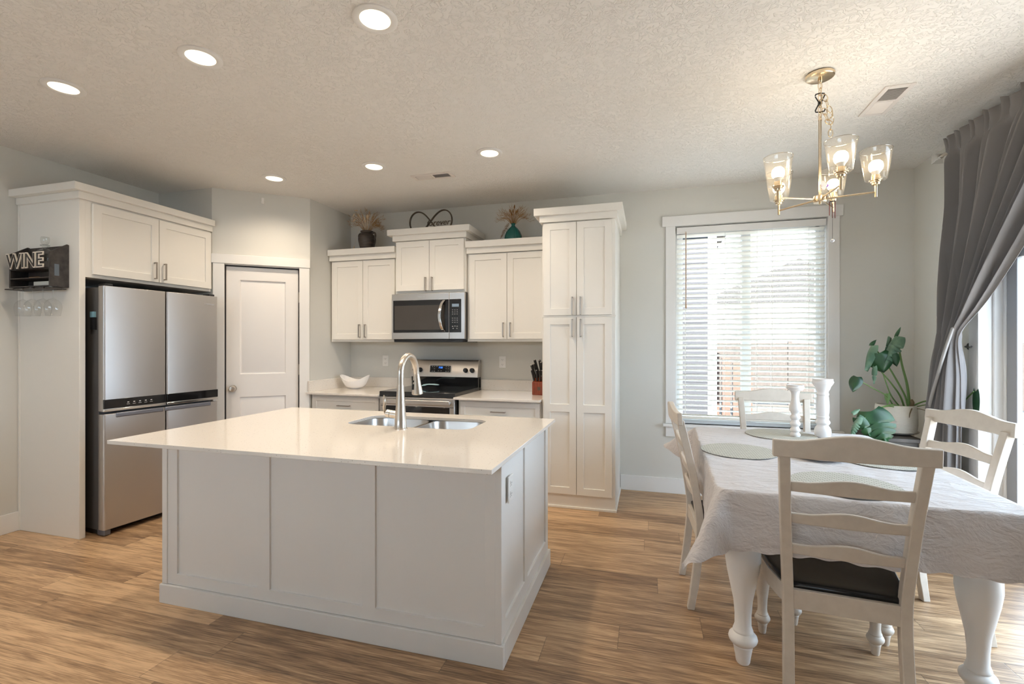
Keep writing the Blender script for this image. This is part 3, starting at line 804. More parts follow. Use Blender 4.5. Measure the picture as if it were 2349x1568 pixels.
mb = MB(); mb.M = PM; mb.box(.215, .465, -.0015, .001, -.040, .040); mb.build('display_bezel', m_chrome, cpo)
text_mesh('clock_digits', '7:50', .026, m_clock, ds, PM @ Matrix.Translation((.343, -.0042, .013)) @ UPRIGHT, .0005)
mb = MB(); mb.M = PM
for xx, zz in ((.25, .024), (.275, .024), (.30, .024), (.275, -.001), (.25, -.024), (.275, -.024), (.405, .024), (.43, .024), (.405, .002), (.43, .002), (.405, -.024), (.43, -.024), (.32, -.02), (.35, -.02)):
    mb.box(xx - .006, xx + .006, -.0038, -.0029, zz - .0018, zz + .0018)
mb.build('display_icons', m_ticon, ds)

# microwave
MX0, MX1, MYF = -2.432, -1.662, 4.175
mw = thing('microwave', 'stainless over-the-range microwave under the short cabinet', 'microwave', (MX0, MYF, 1.415)); ww = MX1 - MX0; md = YB - MYF - .004
B((.003, ww - .003, .035, md, -.012, .443)).build('body', m_black, mw, bevel=.003)
B((0.02, ww - .02, .01, md - .02, -.030, -.008)).build('underside', m_black, mw, bevel=.004)
fw_ = .612
mdo = B((0, fw_ - .001, 0, .038, 0, .441)).build('door', m_steel, mw, bevel=.003)
B((.016, fw_ - .004, -.0025, .01, .062, .378)).build('window', m_bglass, mdo, bevel=.004)['label'] = 'black glass door window'
B((.033, fw_ - .048, -.0032, .0, .090, .325)).build('screen', m_mwin, mdo)
mcp = B((fw_ + .001, ww, 0, .038, 0, .441)).build('control_side', m_steel, mw, bevel=.003)
B((fw_ + .001, ww - .035, -.0025, .01, .062, .378)).build('keypad', m_bglass, mcp, bevel=.003)['label'] = 'black keypad with grey marks'
B((fw_ + .030, ww - .058, -.0032, .0, .305, .333)).build('display', m_lcd, mcp)
mk = MB()
for i in range(7):
    for j in range(3):
        if i == 3:
            continue
        xx = fw_ + .036 + j * .0235; zz = .275 - i * .0195
        mk.box(xx - .005, xx + .005, -.0032, -.002, zz - .003, zz + .003)
for xx, zz in ((fw_ + .036, .12), (fw_ + .06, .122), (fw_ + .083, .12), (fw_ + .042, .1), (fw_ + .08, .1)):
    mk.box(xx - .006, xx + .006, -.0032, -.002, zz - .0035, zz + .0035)
mk.build('key_marks', m_ticon_dim, mcp)
hp = cr([(0, -.004, .070), (0, -.030, .105), (0, -.046, .17), (0, -.050, .22), (0, -.046, .27), (0, -.030, .335), (0, -.004, .370)], 4)
mb = MB()
mb.loft([[(fw_ - .045 - .004 + dx * .026 - .030 * math.sin(PI * (i / (len(hp) - 1))), p[1] + dy * .007, p[2]) for dx, dy in ((-.5, -1), (.5, -1), (.5, 1), (-.5, 1))] for i, p in enumerate(hp)], True, True)
mb.build('handle', m_chrome, mdo, bevel=.002)
text_mesh('logo', 'Whirlpool', .018, m_ticon, mdo, Matrix.Translation((.315, -.0005, .408)) @ UPRIGHT, .0006)


# ------------------------------------------------------------------ outlets and sensor
def outlet(name, label, M):
    m = MB(); m.M = M; m.box(-.036, .036, -.006, 0, -.058, .058); o = m.build(name, m_plastic, bevel=.002); tag(o, label, 'outlet')
    for zc in (.024, -.024):
        m = MB(); m.M = M; m.prism([(x, z + zc) for x, z in ((-.016, -.013), (.016, -.013), (.017, 0), (.016, .013), (-.016, .013), (-.017, 0))], -.0075, -.005, 'y'); s = m.build('socket', m_plastic, o)
        m = MB(); m.M = M; m.box(-.0075, -.0055, -.0079, -.007, zc - .004, zc + .006).box(.0055, .0075, -.0079, -.007, zc - .003, zc + .005).box(-.002, .002, -.0079, -.007, zc - .011, zc - .007); m.build('slots', m_hole, s)
    return o


outlet('electrical_outlet', 'white wall outlet between the bowl and the range', Matrix.Translation((-2.752, YB, 1.185)))
outlet('electrical_outlet', 'white wall outlet between the range and the knife block', Matrix.Translation((-1.420, YB, 1.185)))
outlet('electrical_outlet', 'white outlet on the right side panel of the island', Matrix.Translation((IX1 + .0005, 2.052, .722)) @ Matrix.Rotation(PI / 2, 4, 'Z'))
PD = Matrix.Translation((PA.x, PA.y, 0)) @ Matrix.Rotation(pang, 4, 'Z')
mb = MB(); mb.M = PD @ Matrix.Translation((.412, 0, 2.717)); mb.box(-.011, .011, -.014, 0, -.028, .028); so = mb.build('wall_sensor', m_plastic, bevel=.004, seg=3); tag(so, 'small white sensor high on the wall above the pantry door', 'sensor')
mb = MB(); mb.M = PD @ Matrix.Translation((.412, -.0145, 2.703)); mb.ball((0, 0, 0), .003, 6); mb.build('indicator', m_ticon, so)

# ------------------------------------------------------------------ ceiling lights
LENS = [(-1.149, 1.833, 'recessed ceiling light nearest the camera, at the top edge'), (-2.132, 1.838, 'middle recessed light of the near row of three'), (-3.112, 1.846, 'recessed ceiling light closest to the wine rack wall'),
        (-3.085, 3.357, 'small recessed ceiling light in front of the pantry door'), (-2.113, 3.355, 'recessed ceiling light in the far row, left of the ceiling vent'), (-1.138, 3.355, 'recessed ceiling light in the far row, right of the ceiling vent')]
proto = None
for x, y, lab in LENS:
    if proto is None:
        proto = thing('recessed_light', lab, 'ceiling light', (x, y, H), 0, 'recessed ceiling lights')
        mb = MB(); mb.lathe([(.096, 0.0), (.096, -.006), (.090, -.010), (.072, -.010), (.066, -.006), (.066, -.0005), (.096, 0)], (0, 0, 0), 40, False); mb.build('trim_ring', m_trim, proto)
        mb = MB(); mb.lathe([(.066, -.0062), (.058, -.002), (.0005, -.002)], (0, 0, 0), 40, False); mb.build('lens', m_lens, proto)
    else:
        dup(proto, (x, y, H), None, lab)
    ld = bpy.data.lights.new('downlight', 'SPOT'); ld.energy = DOWNLIGHT_W * 4; ld.color = LAMP_WARM; ld.shadow_soft_size = .055; ld.spot_size = math.radians(150); ld.spot_blend = .9
    lo = bpy.data.objects.new('downlight', ld); COL.objects.link(lo); lo.location = (x, y, H - .02)


def vent(name, label, loc, rotz, L, W):
    v = thing(name, label, 'vent', loc, rotz)
    hx, hy = L / 2, W / 2
    m = MB()
    m.box(-hx, hx, -hy, -hy + .025, -.008, 0).box(-hx, hx, hy - .025, hy, -.008, 0).box(-hx, -hx + .03, -hy + .025, hy - .025, -.008, 0).box(hx - .03, hx, -hy + .025, hy - .025, -.008, 0).box(-.008, .008, -hy + .025, hy - .025, -.008, 0)
    m.build('frame', m_ceilvent, v, bevel=.002)
    B((-hx + .03, hx - .03, -hy + .025, hy - .025, -.0012, -.0002)).build('duct', m_dark, v)
    m = MB(); n = 12
    for side in (-1, 1):
        for i in range(n):
            xc = side * (.014 + (hx - .05) * (i + .5) / n); a = math.radians(48) * (1 if side < 0 else -1)
            dx, dz = .006 * math.cos(a), .006 * math.sin(a)
            m.loft([[(xc - dx, y, -.005 - dz), (xc + dx, y, -.005 + dz), (xc + dx + .001, y, -.0045 + dz), (xc - dx + .001, y, -.0045 - dz)] for y in (-hy + .025, hy - .025)], True, True)
    m.build('louvers', m_ceilvent, v)
    return v


vent('ceiling_vent', 'small white ceiling vent in front of the cabinets', (-1.755, 3.686, H), 0, .362, .125)
vent('ceiling_vent', 'white ceiling vent between chandelier and grey curtain', (1.328, 3.272, H), -PI / 2, .362, .145)

# ------------------------------------------------------------------ chandelier
HX, HY, HZ = .868, 2.859, 2.127
ch = thing('chandelier', 'five-arm brass chandelier with clear glass shades above the dining table', 'chandelier', (HX, HY, H))
L0 = HZ - H
mb = MB(); mb.lathe([(.001, 0), (.064, 0), (.068, -.006), (.066, -.018), (.060, -.022), (.001, -.026)], (0, 0, 0), 36, False).lathe([(.001, -.02), (.010, -.024), (.012, -.036), (.007, -.046), (.001, -.048)], (0, 0, 0), 16, False); mb.build('canopy', m_brass, ch)


def link(m, c, L, w, r, ang, tilt=0.0, yaw=0.0):
    pts = []
    for i in range(16):
        a = 2 * PI * i / 16; p = Vector((w / 2 * math.cos(a), 0, L / 2 * math.sin(a)))
        pts.append(Matrix.Rotation(yaw, 3, 'Z') @ (Matrix.Rotation(tilt, 3, 'Y') @ (Matrix.Rotation(ang, 3, 'Z') @ p)) + Vector(c))
    m.tube(pts, r, 6, True)


mb = MB(); z = -.062
for i in range(6):
    link(mb, (0, 0, z), .042, .020, .0022, (i % 2) * PI / 2 + .3); z -= .031
mb.tube([(0, 0, -.045), (.004, 0, -.12), (0, 0, -.225)], .0016, 5)
for i, (dx, dz, tl, an) in enumerate(((.022, -.130, -.3, 0), (.032, -.158, -.2, 1.5), (.045, -.190, -.35, .2), (.055, -.222, -.1, 1.4), (.052, -.252, .2, .3), (.022, -.200, -.3, .2), (.028, -.232, -.4, 1.5), (.040, -.258, -.9, .2), (.050, -.288, .1, 1.3), (.047, -.318, 0, .2))):
    link(mb, (dx, -.004 + .003 * (i % 3), dz), .042, .023, .0022, an, tl)
mb.build('chain', m_brass, ch)
mb = MB(); hw = .022
mb.tube([(-hw, 0, -.112), (-hw * .9, 0, -.104), (0, 0, -.100), (hw * .9, 0, -.104), (hw, 0, -.112), (.006, 0, -.148), (-.006, 0, -.156), (-hw, 0, -.190), (-hw * .9, 0, -.198), (0, 0, -.200), (hw * .9, 0, -.197), (hw, 0, -.188)], .0034, 8).tube([(-.006, 0, -.148), (-hw, 0, -.116)], .003, 8).box(-.009, .009, -.005, .005, -.160, -.145)
mb.M = Matrix.Identity(4); clip_o = mb.build('chain_clip', m_clip, ch); clip_o['label'] = 'black hourglass chain clip'
mb = MB(); mb.lathe([(.001, -.222), (.006, -.225), (.006, -.232), (.0085, -.236), (.0085, -.245), (.0072, -.248), (.0072, L0 + .02), (.001, L0 + .02)], (0, 0, 0), 18, False); mb.build('rod', m_brass, ch)
mb = MB(); mb.lathe([(.001, L0 + .022), (.030, L0 + .020), (.032, L0 + .016), (.032, L0 - .010), (.029, L0 - .014), (.001, L0 - .015)], (0, 0, 0), 32, False).lathe([(.001, L0 - .012), (.006, L0 - .015), (.006, L0 - .024), (.001, L0 - .025)], (0, 0, 0), 12, False); mb.build('hub', m_brass, ch)
AR = .236
for k in range(5):
    a = math.radians(-158 + 72 * k); c, s = math.cos(a), math.sin(a); ex, ey = AR * c, AR * s
    m = MB(); m.tube([(.028 * c, .028 * s, L0 + .004), (ex, ey, L0 + .004)], .0045, 10).lathe([(.001, L0 - .022), (.0065, L0 - .020), (.0065, L0 + .042), (.001, L0 + .042)], (ex, ey, 0), 14, False)
    arm = m.build('arm', m_brass, ch)
    m = MB(); m.lathe([(.001, L0 + .040), (.017, L0 + .040), (.018, L0 + .050), (.0225, L0 + .052), (.0225, L0 + .058), (.029, L0 + .060), (.029, L0 + .064), (.019, L0 + .066), (.019, L0 + .088), (.001, L0 + .088)], (ex, ey, 0), 24, False); m.build('socket', m_brass, arm)
    m = MB(); m.lathe([(.001, L0 + .088), (.014, L0 + .088), (.015, L0 + .096), (.022, L0 + .108)], (ex, ey, 0), 20, False); m.build('bulb_base', m_plastic, arm)
    m = MB(); m.lathe([(.022, L0 + .108), (.029, L0 + .120), (.031, L0 + .134), (.028, L0 + .150), (.018, L0 + .161), (.001, L0 + .165)], (ex, ey, 0), 20, False); m.build('bulb', m_bulb, arm)
    m = MB(); zb, zt = L0 + .0655, L0 + .214
    m.lathe([(.030, zb), (.044, zb), (.047, zb + .004), (.069, zt)], (ex, ey, 0), 40, False); m.build('shade', m_shade, arm, solid=.0015)
    m = MB(); m.tube([(ex + .069 * math.cos(t), ey + .069 * math.sin(t), zt) for t in [2 * PI * i / 40 for i in range(40)]], .0016, 6, True); m.build('shade_rim', m_rim, arm)

# hanging ornament with chimes from chandelier
oc = thing('wind_chime', 'small wind chime with purple flower hanging from the chandelier', 'wind chime', (HX + .064, HY + .02, 2.10))
m = MB(); m.ball((-.036, -.02, .10), .012, 10, .8); m.build('flower', m_purple, oc)
m = MB()
for i in range(7):
    a = PI * .75 + i * .3; m.tube([(-.036, -.03, .10), (-.036 + .030 * math.cos(a), -.032, .10 + .030 * math.sin(a))], .0032, 6)
m.build('petals', m_pinkw, oc)
m = MB(); m.tube([(-.036, -.02, .098), (-.01, 0, .05), (0, 0, .02), (0, 0, -.178)], .0008, 5).tube([(-.012, 0, .02), (.014, 0, .022)], .003, 6); m.build('string', m_dark, oc)
for dx, z0, z1 in ((-.013, .0, -.052), (.001, -.01, -.066), (.013, .003, -.068)):
    m = MB(); m.tube([(dx, .004, z0 + .02), (dx, .004, z1)], .0022, 8); m.build('chime_tube', m_chime, oc)
m = MB(); m.ball((0, 0, -.186), .0095, 10); m.build('crystal_ball', m_crystal, oc)

# ------------------------------------------------------------------ window blind
bl = thing('window_blind', 'white horizontal slat blind hanging in the back window', 'blind', ((WX0 + WX1) / 2, YB + .022, WZ0 + .002))
bx0, bx1 = WX0 + .012, WX1 - .012; cxb = (bx0 + bx1) / 2; hw = (bx1 - bx0) / 2
B((-hw - .004, hw + .004, -.036, -.028, 2.368 - .642, 2.428 - .642)).build('valance', m_trim, bl, bevel=.003)
B((-hw, hw, -.024, .022, 2.385 - .642, 2.430 - .642)).build('headrail', m_trim, bl)
m = MB(); ns = 37; zt, zb = 2.352 - .642, .722 - .642; tl = math.radians(24)
for i in range(ns):
    z = zt + (zb - zt) * i / (ns - 1); cy, sy_ = .0248 * math.cos(tl), .0248 * math.sin(tl); th = .0026
    m.loft([[(x, -cy, z + sy_ - th / 2), (x, 0, z + .002 - th / 2), (x, cy, z - sy_ - th / 2), (x, cy, z - sy_ + th / 2), (x, 0, z + .002 + th / 2), (x, -cy, z + sy_ + th / 2)] for x in (-hw, hw)], True, True)
m.build('slats', m_slat, bl)
B((-hw, hw, -.025, .025, .690 - .642, .706 - .642)).build('bottom_rail', m_slat, bl, bevel=.004)
m = MB()
for xx in (-.52, -.19, .07, .19, .47):
    m.box(xx - .001, xx + .001, -.0265, -.0255, .69 - .642, 2.38 - .642).box(xx - .001, xx + .001, .0255, .0265, .69 - .642, 2.38 - .642)
m.build('ladder_cords', m_slat, bl)
m = MB(); m.tube([(-hw + .075, -.042, 2.375 - .642), (-hw + .075, -.042, 1.76 - .642)], .0042, 8).tube([(-hw + .075, -.042, 1.76 - .642), (-hw + .076, -.042, 1.69 - .642)], [.0045, .0075], 8).tube([(-hw + .075, -.030, 2.40 - .642), (-hw + .075, -.042, 2.37 - .642)], .002, 6)
m.build('tilt_wand', m_wand, bl)['label'] = 'brown tilt wand'

# ------------------------------------------------------------------ curtain
rod = thing('curtain_rod', 'brushed nickel curtain rod with square finial beside the ceiling', 'curtain rod', (1.955, 4.0, 2.672))
m = MB(); m.tube([(0, .0, 0), (0, -2.55, 0)], .011, 12); m.build('pole', m_nickel, rod)
m = MB(); m.tube([(0, -.002, 0), (0, .018, 0)], .016, 14)
for (a, b), (c, d) in (((.018, .012), (.050, .036)), ((.050, .036), (.085, .004))):
    m.loft([[(x * b, a, z * b) for x, z in ((-1, -1), (1, -1), (1, 1), (-1, 1))], [(x * d, c, z * d) for x, z in ((-1, -1), (1, -1), (1, 1), (-1, 1))]], True, True)
m.build('finial', m_chrome, rod, bevel=.001)
m = MB(); m.tube([(0, -.03, 0), (.112, -.03, 0)], .008, 10).tube([(.1075, -.03, 0), (.1095, -.03, 0)], .03, 16); m.build('bracket', m_nickel, rod)

cu = thing('curtain', 'grey velvet curtain tied back beside the sliding door', 'curtain', (1.95, 3.9, .12))
ZP = 1.43
YL = [(.12, 4.12), (.385, 4.12), (.83, 4.05), (1.09, 3.96), (1.33, 3.93), (1.43, 3.92), (1.63, 3.885), (2.0, 3.875), (2.27, 3.85), (2.69, 3.88), (2.76, 3.88)]
YRt = [(.12, 3.77), (.53, 3.785), (1.0, 3.785), (1.30, 3.765), (1.43, 3.745), (1.50, 3.66), (1.55, 3.585), (1.70, 3.43), (1.90, 3.24), (2.15, 3.02), (2.40, 2.80), (2.69, 2.50), (2.76, 2.50)]


def smooth_interp(pts, z):
    return (interp(pts, z - .05) + 2 * interp(pts, z) + interp(pts, z + .05)) / 4


m = MB(60); NU, NV = 260, 90; ZT = 2.742


def cfn(u, v):
    z = .12 + (ZT - .12) * v; yl, yr = smooth_interp(YL, z), smooth_interp(YRt, z)
    pinch = math.exp(-((z - ZP) / .17) ** 2); top = smoothstep(2.55, 2.69, z)
    ph = u * 11 * 2 * PI + .9 * math.sin(u * 9) + .5 * math.sin(u * 23) + PI / 2 + .052
    amp = .075 * (1 - .55 * pinch) * (1 - .70 * top) * (.75 + .25 * math.sin(u * 31 + 1)) * (1 if z > .85 else .62) * (1 - .85 * smoothstep(.90, .97, u))
    wob = .012 * math.sin(u * 7 + z * 3) * (1 - top)
    sn = math.sin(ph); x = 1.945 - .022 * top + amp * (abs(sn) ** .75 * (.7 if sn > 0 else -1)) + wob - .018 * pinch
    if z < ZP:
        x += .010 * math.sin(u * 10 + z * 4)
    belly = .0 * math.exp(-((u - 1.0) / .30) ** 2) * math.exp(-((z - 1.75) / .32) ** 2)   # heavy leading fold swings into the room
    x -= belly
    if z > 2.60:
        k = smoothstep(2.60, 2.66, z); x = x * (1 - k) + k * (1.921 + (.013 + .012 * smoothstep(2.69, 2.74, z)) * math.sin(ph * 1.9)); z = z + .014 * math.sin(ph * .9 + 1) * smoothstep(2.70, 2.74, z)
    y = yl + (yr - yl) * u + .010 * math.cos(ph) * (1 - pinch)
    return (x, y, z)


m.grid(NU, NV, cfn)
m.build('fabric_panel', m_curt, cu, world=True, solid=.002)
m = MB(60)
hp = cr([(1.885, 3.735, 1.475), (1.868, 3.80, 1.30), (1.862, 3.86, 1.15), (1.865, 3.945, .98), (1.872, 4.02, .80), (1.88, 4.04, .50), (1.885, 4.05, .16)], 6)
m.loft([[(p.x - .004, p.y - .013, p.z + .004), (p.x - .010, p.y, p.z), (p.x - .004, p.y + .013, p.z - .004), (p.x + .008, p.y + .011, p.z), (p.x + .008, p.y - .011, p.z)] for p in hp], True, True)
m.build('turned_hem', m_hem, cu, world=True, bevel=.003)
hb = thing('curtain_holdback', 'dark metal holdback hook gripping the grey curtain', 'curtain holdback', (XR, 3.905, 1.352))
m = MB(); m.tube(cr([(-.001, 0, 0), (-.03, -.01, -.002), (-.05, -.10, -.005), (-.09, -.185, 0)], 5), .006, 8).tube([(-.008, 0, 0), (0, 0, 0)], .022, 16); m.build('hook', m_clip, hb)

# ------------------------------------------------------------------ dining table, cloth and chairs
TC = Vector((.812, 2.860)); TROT = math.radians(-1.6); TZ = .772; TW, TD = 1.04, 1.54
tb = thing('dining_table', 'white dining table with bulbous turned legs under the cream cloth', 'table', (TC.x, TC.y, 0), TROT)
m = MB(); m.prism(rrect(-TW / 2, TW / 2, -TD / 2, TD / 2, .06), TZ - .035, TZ, 'z'); m.build('tabletop', m_table, tb, bevel=.004)
B((-.43, .43, -.66, -.635, .66, TZ - .036), (-.43, .43, .635, .66, .66, TZ - .036), (-.43, -.405, -.635, .635, .66, TZ - .036), (.405, .43, -.635, .635, .66, TZ - .036)).build('apron', m_table, tb, bevel=.002)
LEG = [(.001, 0), (.024, .0), (.028, .008), (.031, .03), (.038, .070), (.040, .078), (.037, .082), (.046, .086), (.055, .098), (.058, .108), (.055, .120), (.044, .132), (.038, .136), (.041, .142), (.038, .150), (.033, .165), (.033, .21), (.038, .27),
       (.050, .33), (.063, .395), (.070, .445), (.069, .490), (.060, .525), (.050, .543), (.046, .550), (.056, .556), (.060, .566), (.056, .576), (.046, .581), (.043, .592), (.052, .600), (.052, .612), (.001, .612)]
for sx_ in (-1, 1):
    for sy_ in (-1, 1):
        m = MB(50); m.lathe(LEG, (sx_ * .405, sy_ * .63, 0), 36, False); m.box(sx_ * .405 - .05, sx_ * .405 + .05, sy_ * .63 - .05, sy_ * .63 + .05, .612, TZ - .037); m.build('leg', m_table, tb, bevel=.0015)

OV = .238; CR_ = .05


def cloth_pt(a, b):
    """a,b in cloth coordinates (flat), returns draped position in table frame"""
    hx, hy = TW / 2 - CR_, TD / 2 - CR_
    qx, qy = max(-hx, min(hx, a)), max(-hy, min(hy, b)); ox, oy = a - qx, b - qy; L = math.hypot(ox, oy)
    if L < CR_ + 1e-9:
        return Vector((a, b, TZ + .004 + .0016 * math.sin(a * 31 + b * 17) * math.sin(b * 23 - a * 9)))
    nx, ny = ox / L, oy / L; h = L - CR_; R = .007
    cornerness = 2 * abs(nx * ny); ang = math.atan2(ny, nx)
    s = a if abs(ny) > abs(nx) else b
    flare = math.radians(3.2 + 2.0 * math.sin(s * 11 + 1) + 1.2 * math.sin(s * 23)) + math.radians(34 + (22 if a < 0 and b > 0 else 0)) * cornerness ** 1.5
    arc = R * (PI / 2 - flare)
    if h < arc:
        t = h / R; out = R * math.sin(t); dz = R * (1 - math.cos(t))
    else:
        t0 = PI / 2 - flare; k = h - arc; out = R * math.sin(t0) + k * math.sin(flare); dz = R * (1 - math.cos(t0)) + k * math.cos(flare)
    out += .006 * (h / OV) * math.sin(s * 17 + .7) * (1 - cornerness) + .018 * (h / OV) * cornerness * math.sin(ang * 8)
    return Vector((qx + nx * (CR_ + out), qy + ny * (CR_ + out), TZ + .004 - dz + .004 * (h / OV) * math.sin(s * 60)))


m = MB(70); NA, NB = 150, 190
AX, AY = TW / 2 + OV, TD / 2 + OV


def warp(t, half, lim):
    return (2 * t - 1) * half


m.grid(NA, NB, lambda u, v: cloth_pt(warp(u, AX, 0), warp(v, AY, 0)))
m.M = Matrix.Identity(4)
clo = m.build('tablecloth', m_cloth, solid=.0016)
clo.location = (TC.x, TC.y, 0); clo.rotation_euler = (0, 0, TROT); tag(clo, 'crumpled cream tablecloth draped over the dining table', 'tablecloth')

MZ = TZ + .0075
for (x, y, lab, rr_) in ((.477, 2.865, 'round woven placemat at the left chair', .195), (.822, 3.452, 'round woven placemat under the short candle holder, window side', .205), (.790, 2.300, 'round woven placemat behind the nearest chair back', .20), (1.135, 2.83, 'round woven placemat at the right chair', .195)):
    pm = thing('placemat', lab, 'placemat', (x, y, MZ), 0.0, 'round woven placemats')
    m = MB(); m.lathe([(.001, .0), (rr_ - .001, 0), (rr_, .0015), (rr_ - .001, .003), (.001, .003)], (0, 0, 0), 72, False); m.build('woven_disc', m_mat, pm)
    m = MB(); m.tube([(rr_ * math.cos(t), rr_ * math.sin(t), .0012) for t in [2 * PI * i / 72 for i in range(72)]], .0012, 6, True); m.build('binding', m_matedge, pm)
pl = thing('plate', 'white plate lying at the middle of the dining table', 'plate', (.845, 2.80, MZ))
m = MB(); m.lathe([(.001, .002), (.07, .002), (.085, .004), (.115, .012), (.116, .0135), (.085, .007), (.07, .005), (.001, .005)], (0, 0, 0), 48, False); m.build('dish', m_bowl, pl)

CH1 = [(.001, 0), (.026, 0), (.028, .004), (.030, .010), (.029, .016), (.024, .022), (.021, .030), (.029, .036), (.030, .044), (.026, .052), (.022, .058), (.021, .066), (.029, .074), (.030, .084), (.027, .090), (.021, .098), (.021, .108), (.028, .114), (.030, .122), (.028, .130), (.022, .136),
       (.021, .146), (.024, .152), (.034, .166), (.035, .178), (.030, .200), (.023, .228), (.021, .250), (.022, .272), (.026, .282), (.027, .288), (.042, .296), (.050, .306), (.052, .312), (.047, .316), (.049, .320), (.049, .326), (.045, .328), (.043, .324), (.001, .323)]
CH2 = [(.001, 0), (.040, 0), (.044, .012), (.047, .030), (.046, .048), (.040, .062), (.033, .070), (.032, .078), (.038, .084), (.042, .092), (.040, .100), (.034, .108), (.033, .118), (.036, .124), (.036, .130), (.032, .134), (.036, .160), (.037, .200), (.034, .240), (.031, .262), (.035, .268), (.035, .274), (.031, .280),
       (.032, .290), (.041, .306), (.043, .316), (.056, .338), (.060, .346), (.060, .352), (.056, .356), (.057, .360), (.057, .367), (.054, .369), (.052, .364), (.001, .363)]
for prof, x, y, lab in ((CH1, .893, 3.397, 'shorter white turned candle holder on the dining table'), (CH2, 1.061, 3.446, 'taller white turned candle holder on the dining table')):
    m = MB(40); m.lathe(prof, (0, 0, 0), 36, False); o = m.build('candle_holder', m_candle); o.location = (x, y, TZ + (.0105 if x < 1 else .0075)); tag(o, lab, 'candle holder')


# ---- ladder back chair (local: faces +y, origin on the floor under the seat)
def make_chair(label):
    t = thing('dining_chair', label, 'chair', (0, 0, 0), 0, 'ladder back dining chairs')
    FL = [(.001, 0), (.014, 0), (.016, .006), (.020, .040), (.022, .046), (.020, .050), (.028, .056), (.033, .066), (.034, .072), (.030, .082), (.024, .088), (.026, .092), (.022, .100), (.020, .115), (.022, .16), (.028, .21), (.034, .26), (.036, .29), (.034, .32), (.026, .345), (.026, .352), (.030, .358), (.030, .366), (.024, .372), (.024, .395), (.001, .395)]
    for sx in (-1, 1):
        m = MB(50); m.lathe(FL, (sx * .2225, .215, 0), 24, False); m.build('leg', m_chair, t)
    PTS = [(.190, -.258, 0), (.187, -.235, .15), (.185, -.217, .32), (.187, -.213, .44), (.194, -.230, .58), (.203, -.262, .76), (.214, -.313, .975)]
    for sx in (-1, 1):
        m = MB(50); P = cr([(sx * p[0], p[1], p[2]) for p in PTS], 4)
        m.loft([[(p.x + a * .0185, p.y + b * (.019 if p.z > .1 else .017), p.z) for a, b in ((-1, -1), (1, -1), (1, 1), (-1, 1))] for p in P], True, True)
        m.build('rear_post', m_chair, t, bevel=.003)

    def post_y(z):
        return interp([(p[2], p[1]) for p in PTS], z)

    def post_x(z):
        return interp([(p[2], p[0]) for p in PTS], z)

    def slat(name, zc, half, h_end, h_mid, rise, th, curve, dy=0.0):
        m = MB(40); n = 24; rings = []
        for i in range(n + 1):
            s = -1 + 2 * i / n; x = s * half; bell = (.5 + .5 * math.cos(PI * min(1, abs(s) * 1.25))) if abs(s) < .8 else 0.0
            z0 = zc - h_end / 2 + rise * .25 * bell; z1 = zc + h_end / 2 + (h_mid - h_end) * bell
            yy0, yy1 = post_y(z0) + dy, post_y(z1) + dy; cv = -curve * (1 - s * s)
            rings.append([(x, yy0 + cv - th / 2, z0), (x, yy0 + cv + th / 2, z0), (x, yy1 + cv + th / 2, z1), (x, yy1 + cv - th / 2, z1)])
        m.loft(rings, True, True)
        return m.build(name, m_chair, t, bevel=.004)

    slat('top_rail', .985, .252, .064, .092, 0, .026, .018, -.006)
    for zc in (.838, .712, .588):
        slat('back_slat', zc, post_x(zc) - .015, .040, .060, .0, .016, .014)
    # seat frame and seat
    def outline(sc=1.0, off=0.0):
        pts = []
        P = [(-.175, -.215), (-.205, -.15), (-.232, -.05), (-.247, .06), (-.250, .15), (-.243, .205), (-.215, .238), (-.12, .252), (0, .256)]
        P = P + [(-x, y) for x, y in P[::-1][1:]]
        return [(x * sc, y * sc + off) for x, y in P]
    o1, o0 = outline(), outline(.90)
    m = MB(50); n = len(o1)
    for z in (0,):
        pass
    rings = [[(x, y, .352) for x, y in o0], [(x, y, .350) for x, y in o1], [(x, y, .422) for x, y in o1], [(x, y, .424) for x, y in o0]]
    m.loft(rings + [rings[0]], True, False); bmesh.ops.remove_doubles(m.bm, verts=m.bm.verts, dist=1e-6)
    m.build('seat_frame', m_chair, t, bevel=.002)
    B((-.17, .17, -.226, -.206, .352, .426)).build('rear_seat_rail', m_chair, t, bevel=.002)
    m = MB(60); rings = []
    for sc, z in ((.975, .424), (.985, .430), (.985, .440), (.96, .446), (.90, .447), (.75, .443), (.5, .439), (.25, .437), (.02, .436)):
        rings.append([(x, y, z) for x, y in outline(sc, .002)])
    m.loft(rings, True, True); so = m.build('seat', m_seat, t); so['label'] = 'glossy black wooden seat'
    return t


c0 = make_chair('white ladder-back chair nearest the camera, its back turned to us')
c0.location = (.722, 2.268, 0); c0.rotation_euler = (0, 0, math.radians(-4.9))
dup(c0, (.457, 2.829, 0), math.radians(-87.1), 'white ladder-back chair seen edge-on at the left side of the table')
dup(c0, (.865, 3.525, 0), PI, 'white ladder-back chair in front of the back window')
dup(c0, (1.202, 2.815, 0), math.radians(101.5), 'white ladder-back chair at the right side by the sliding door')

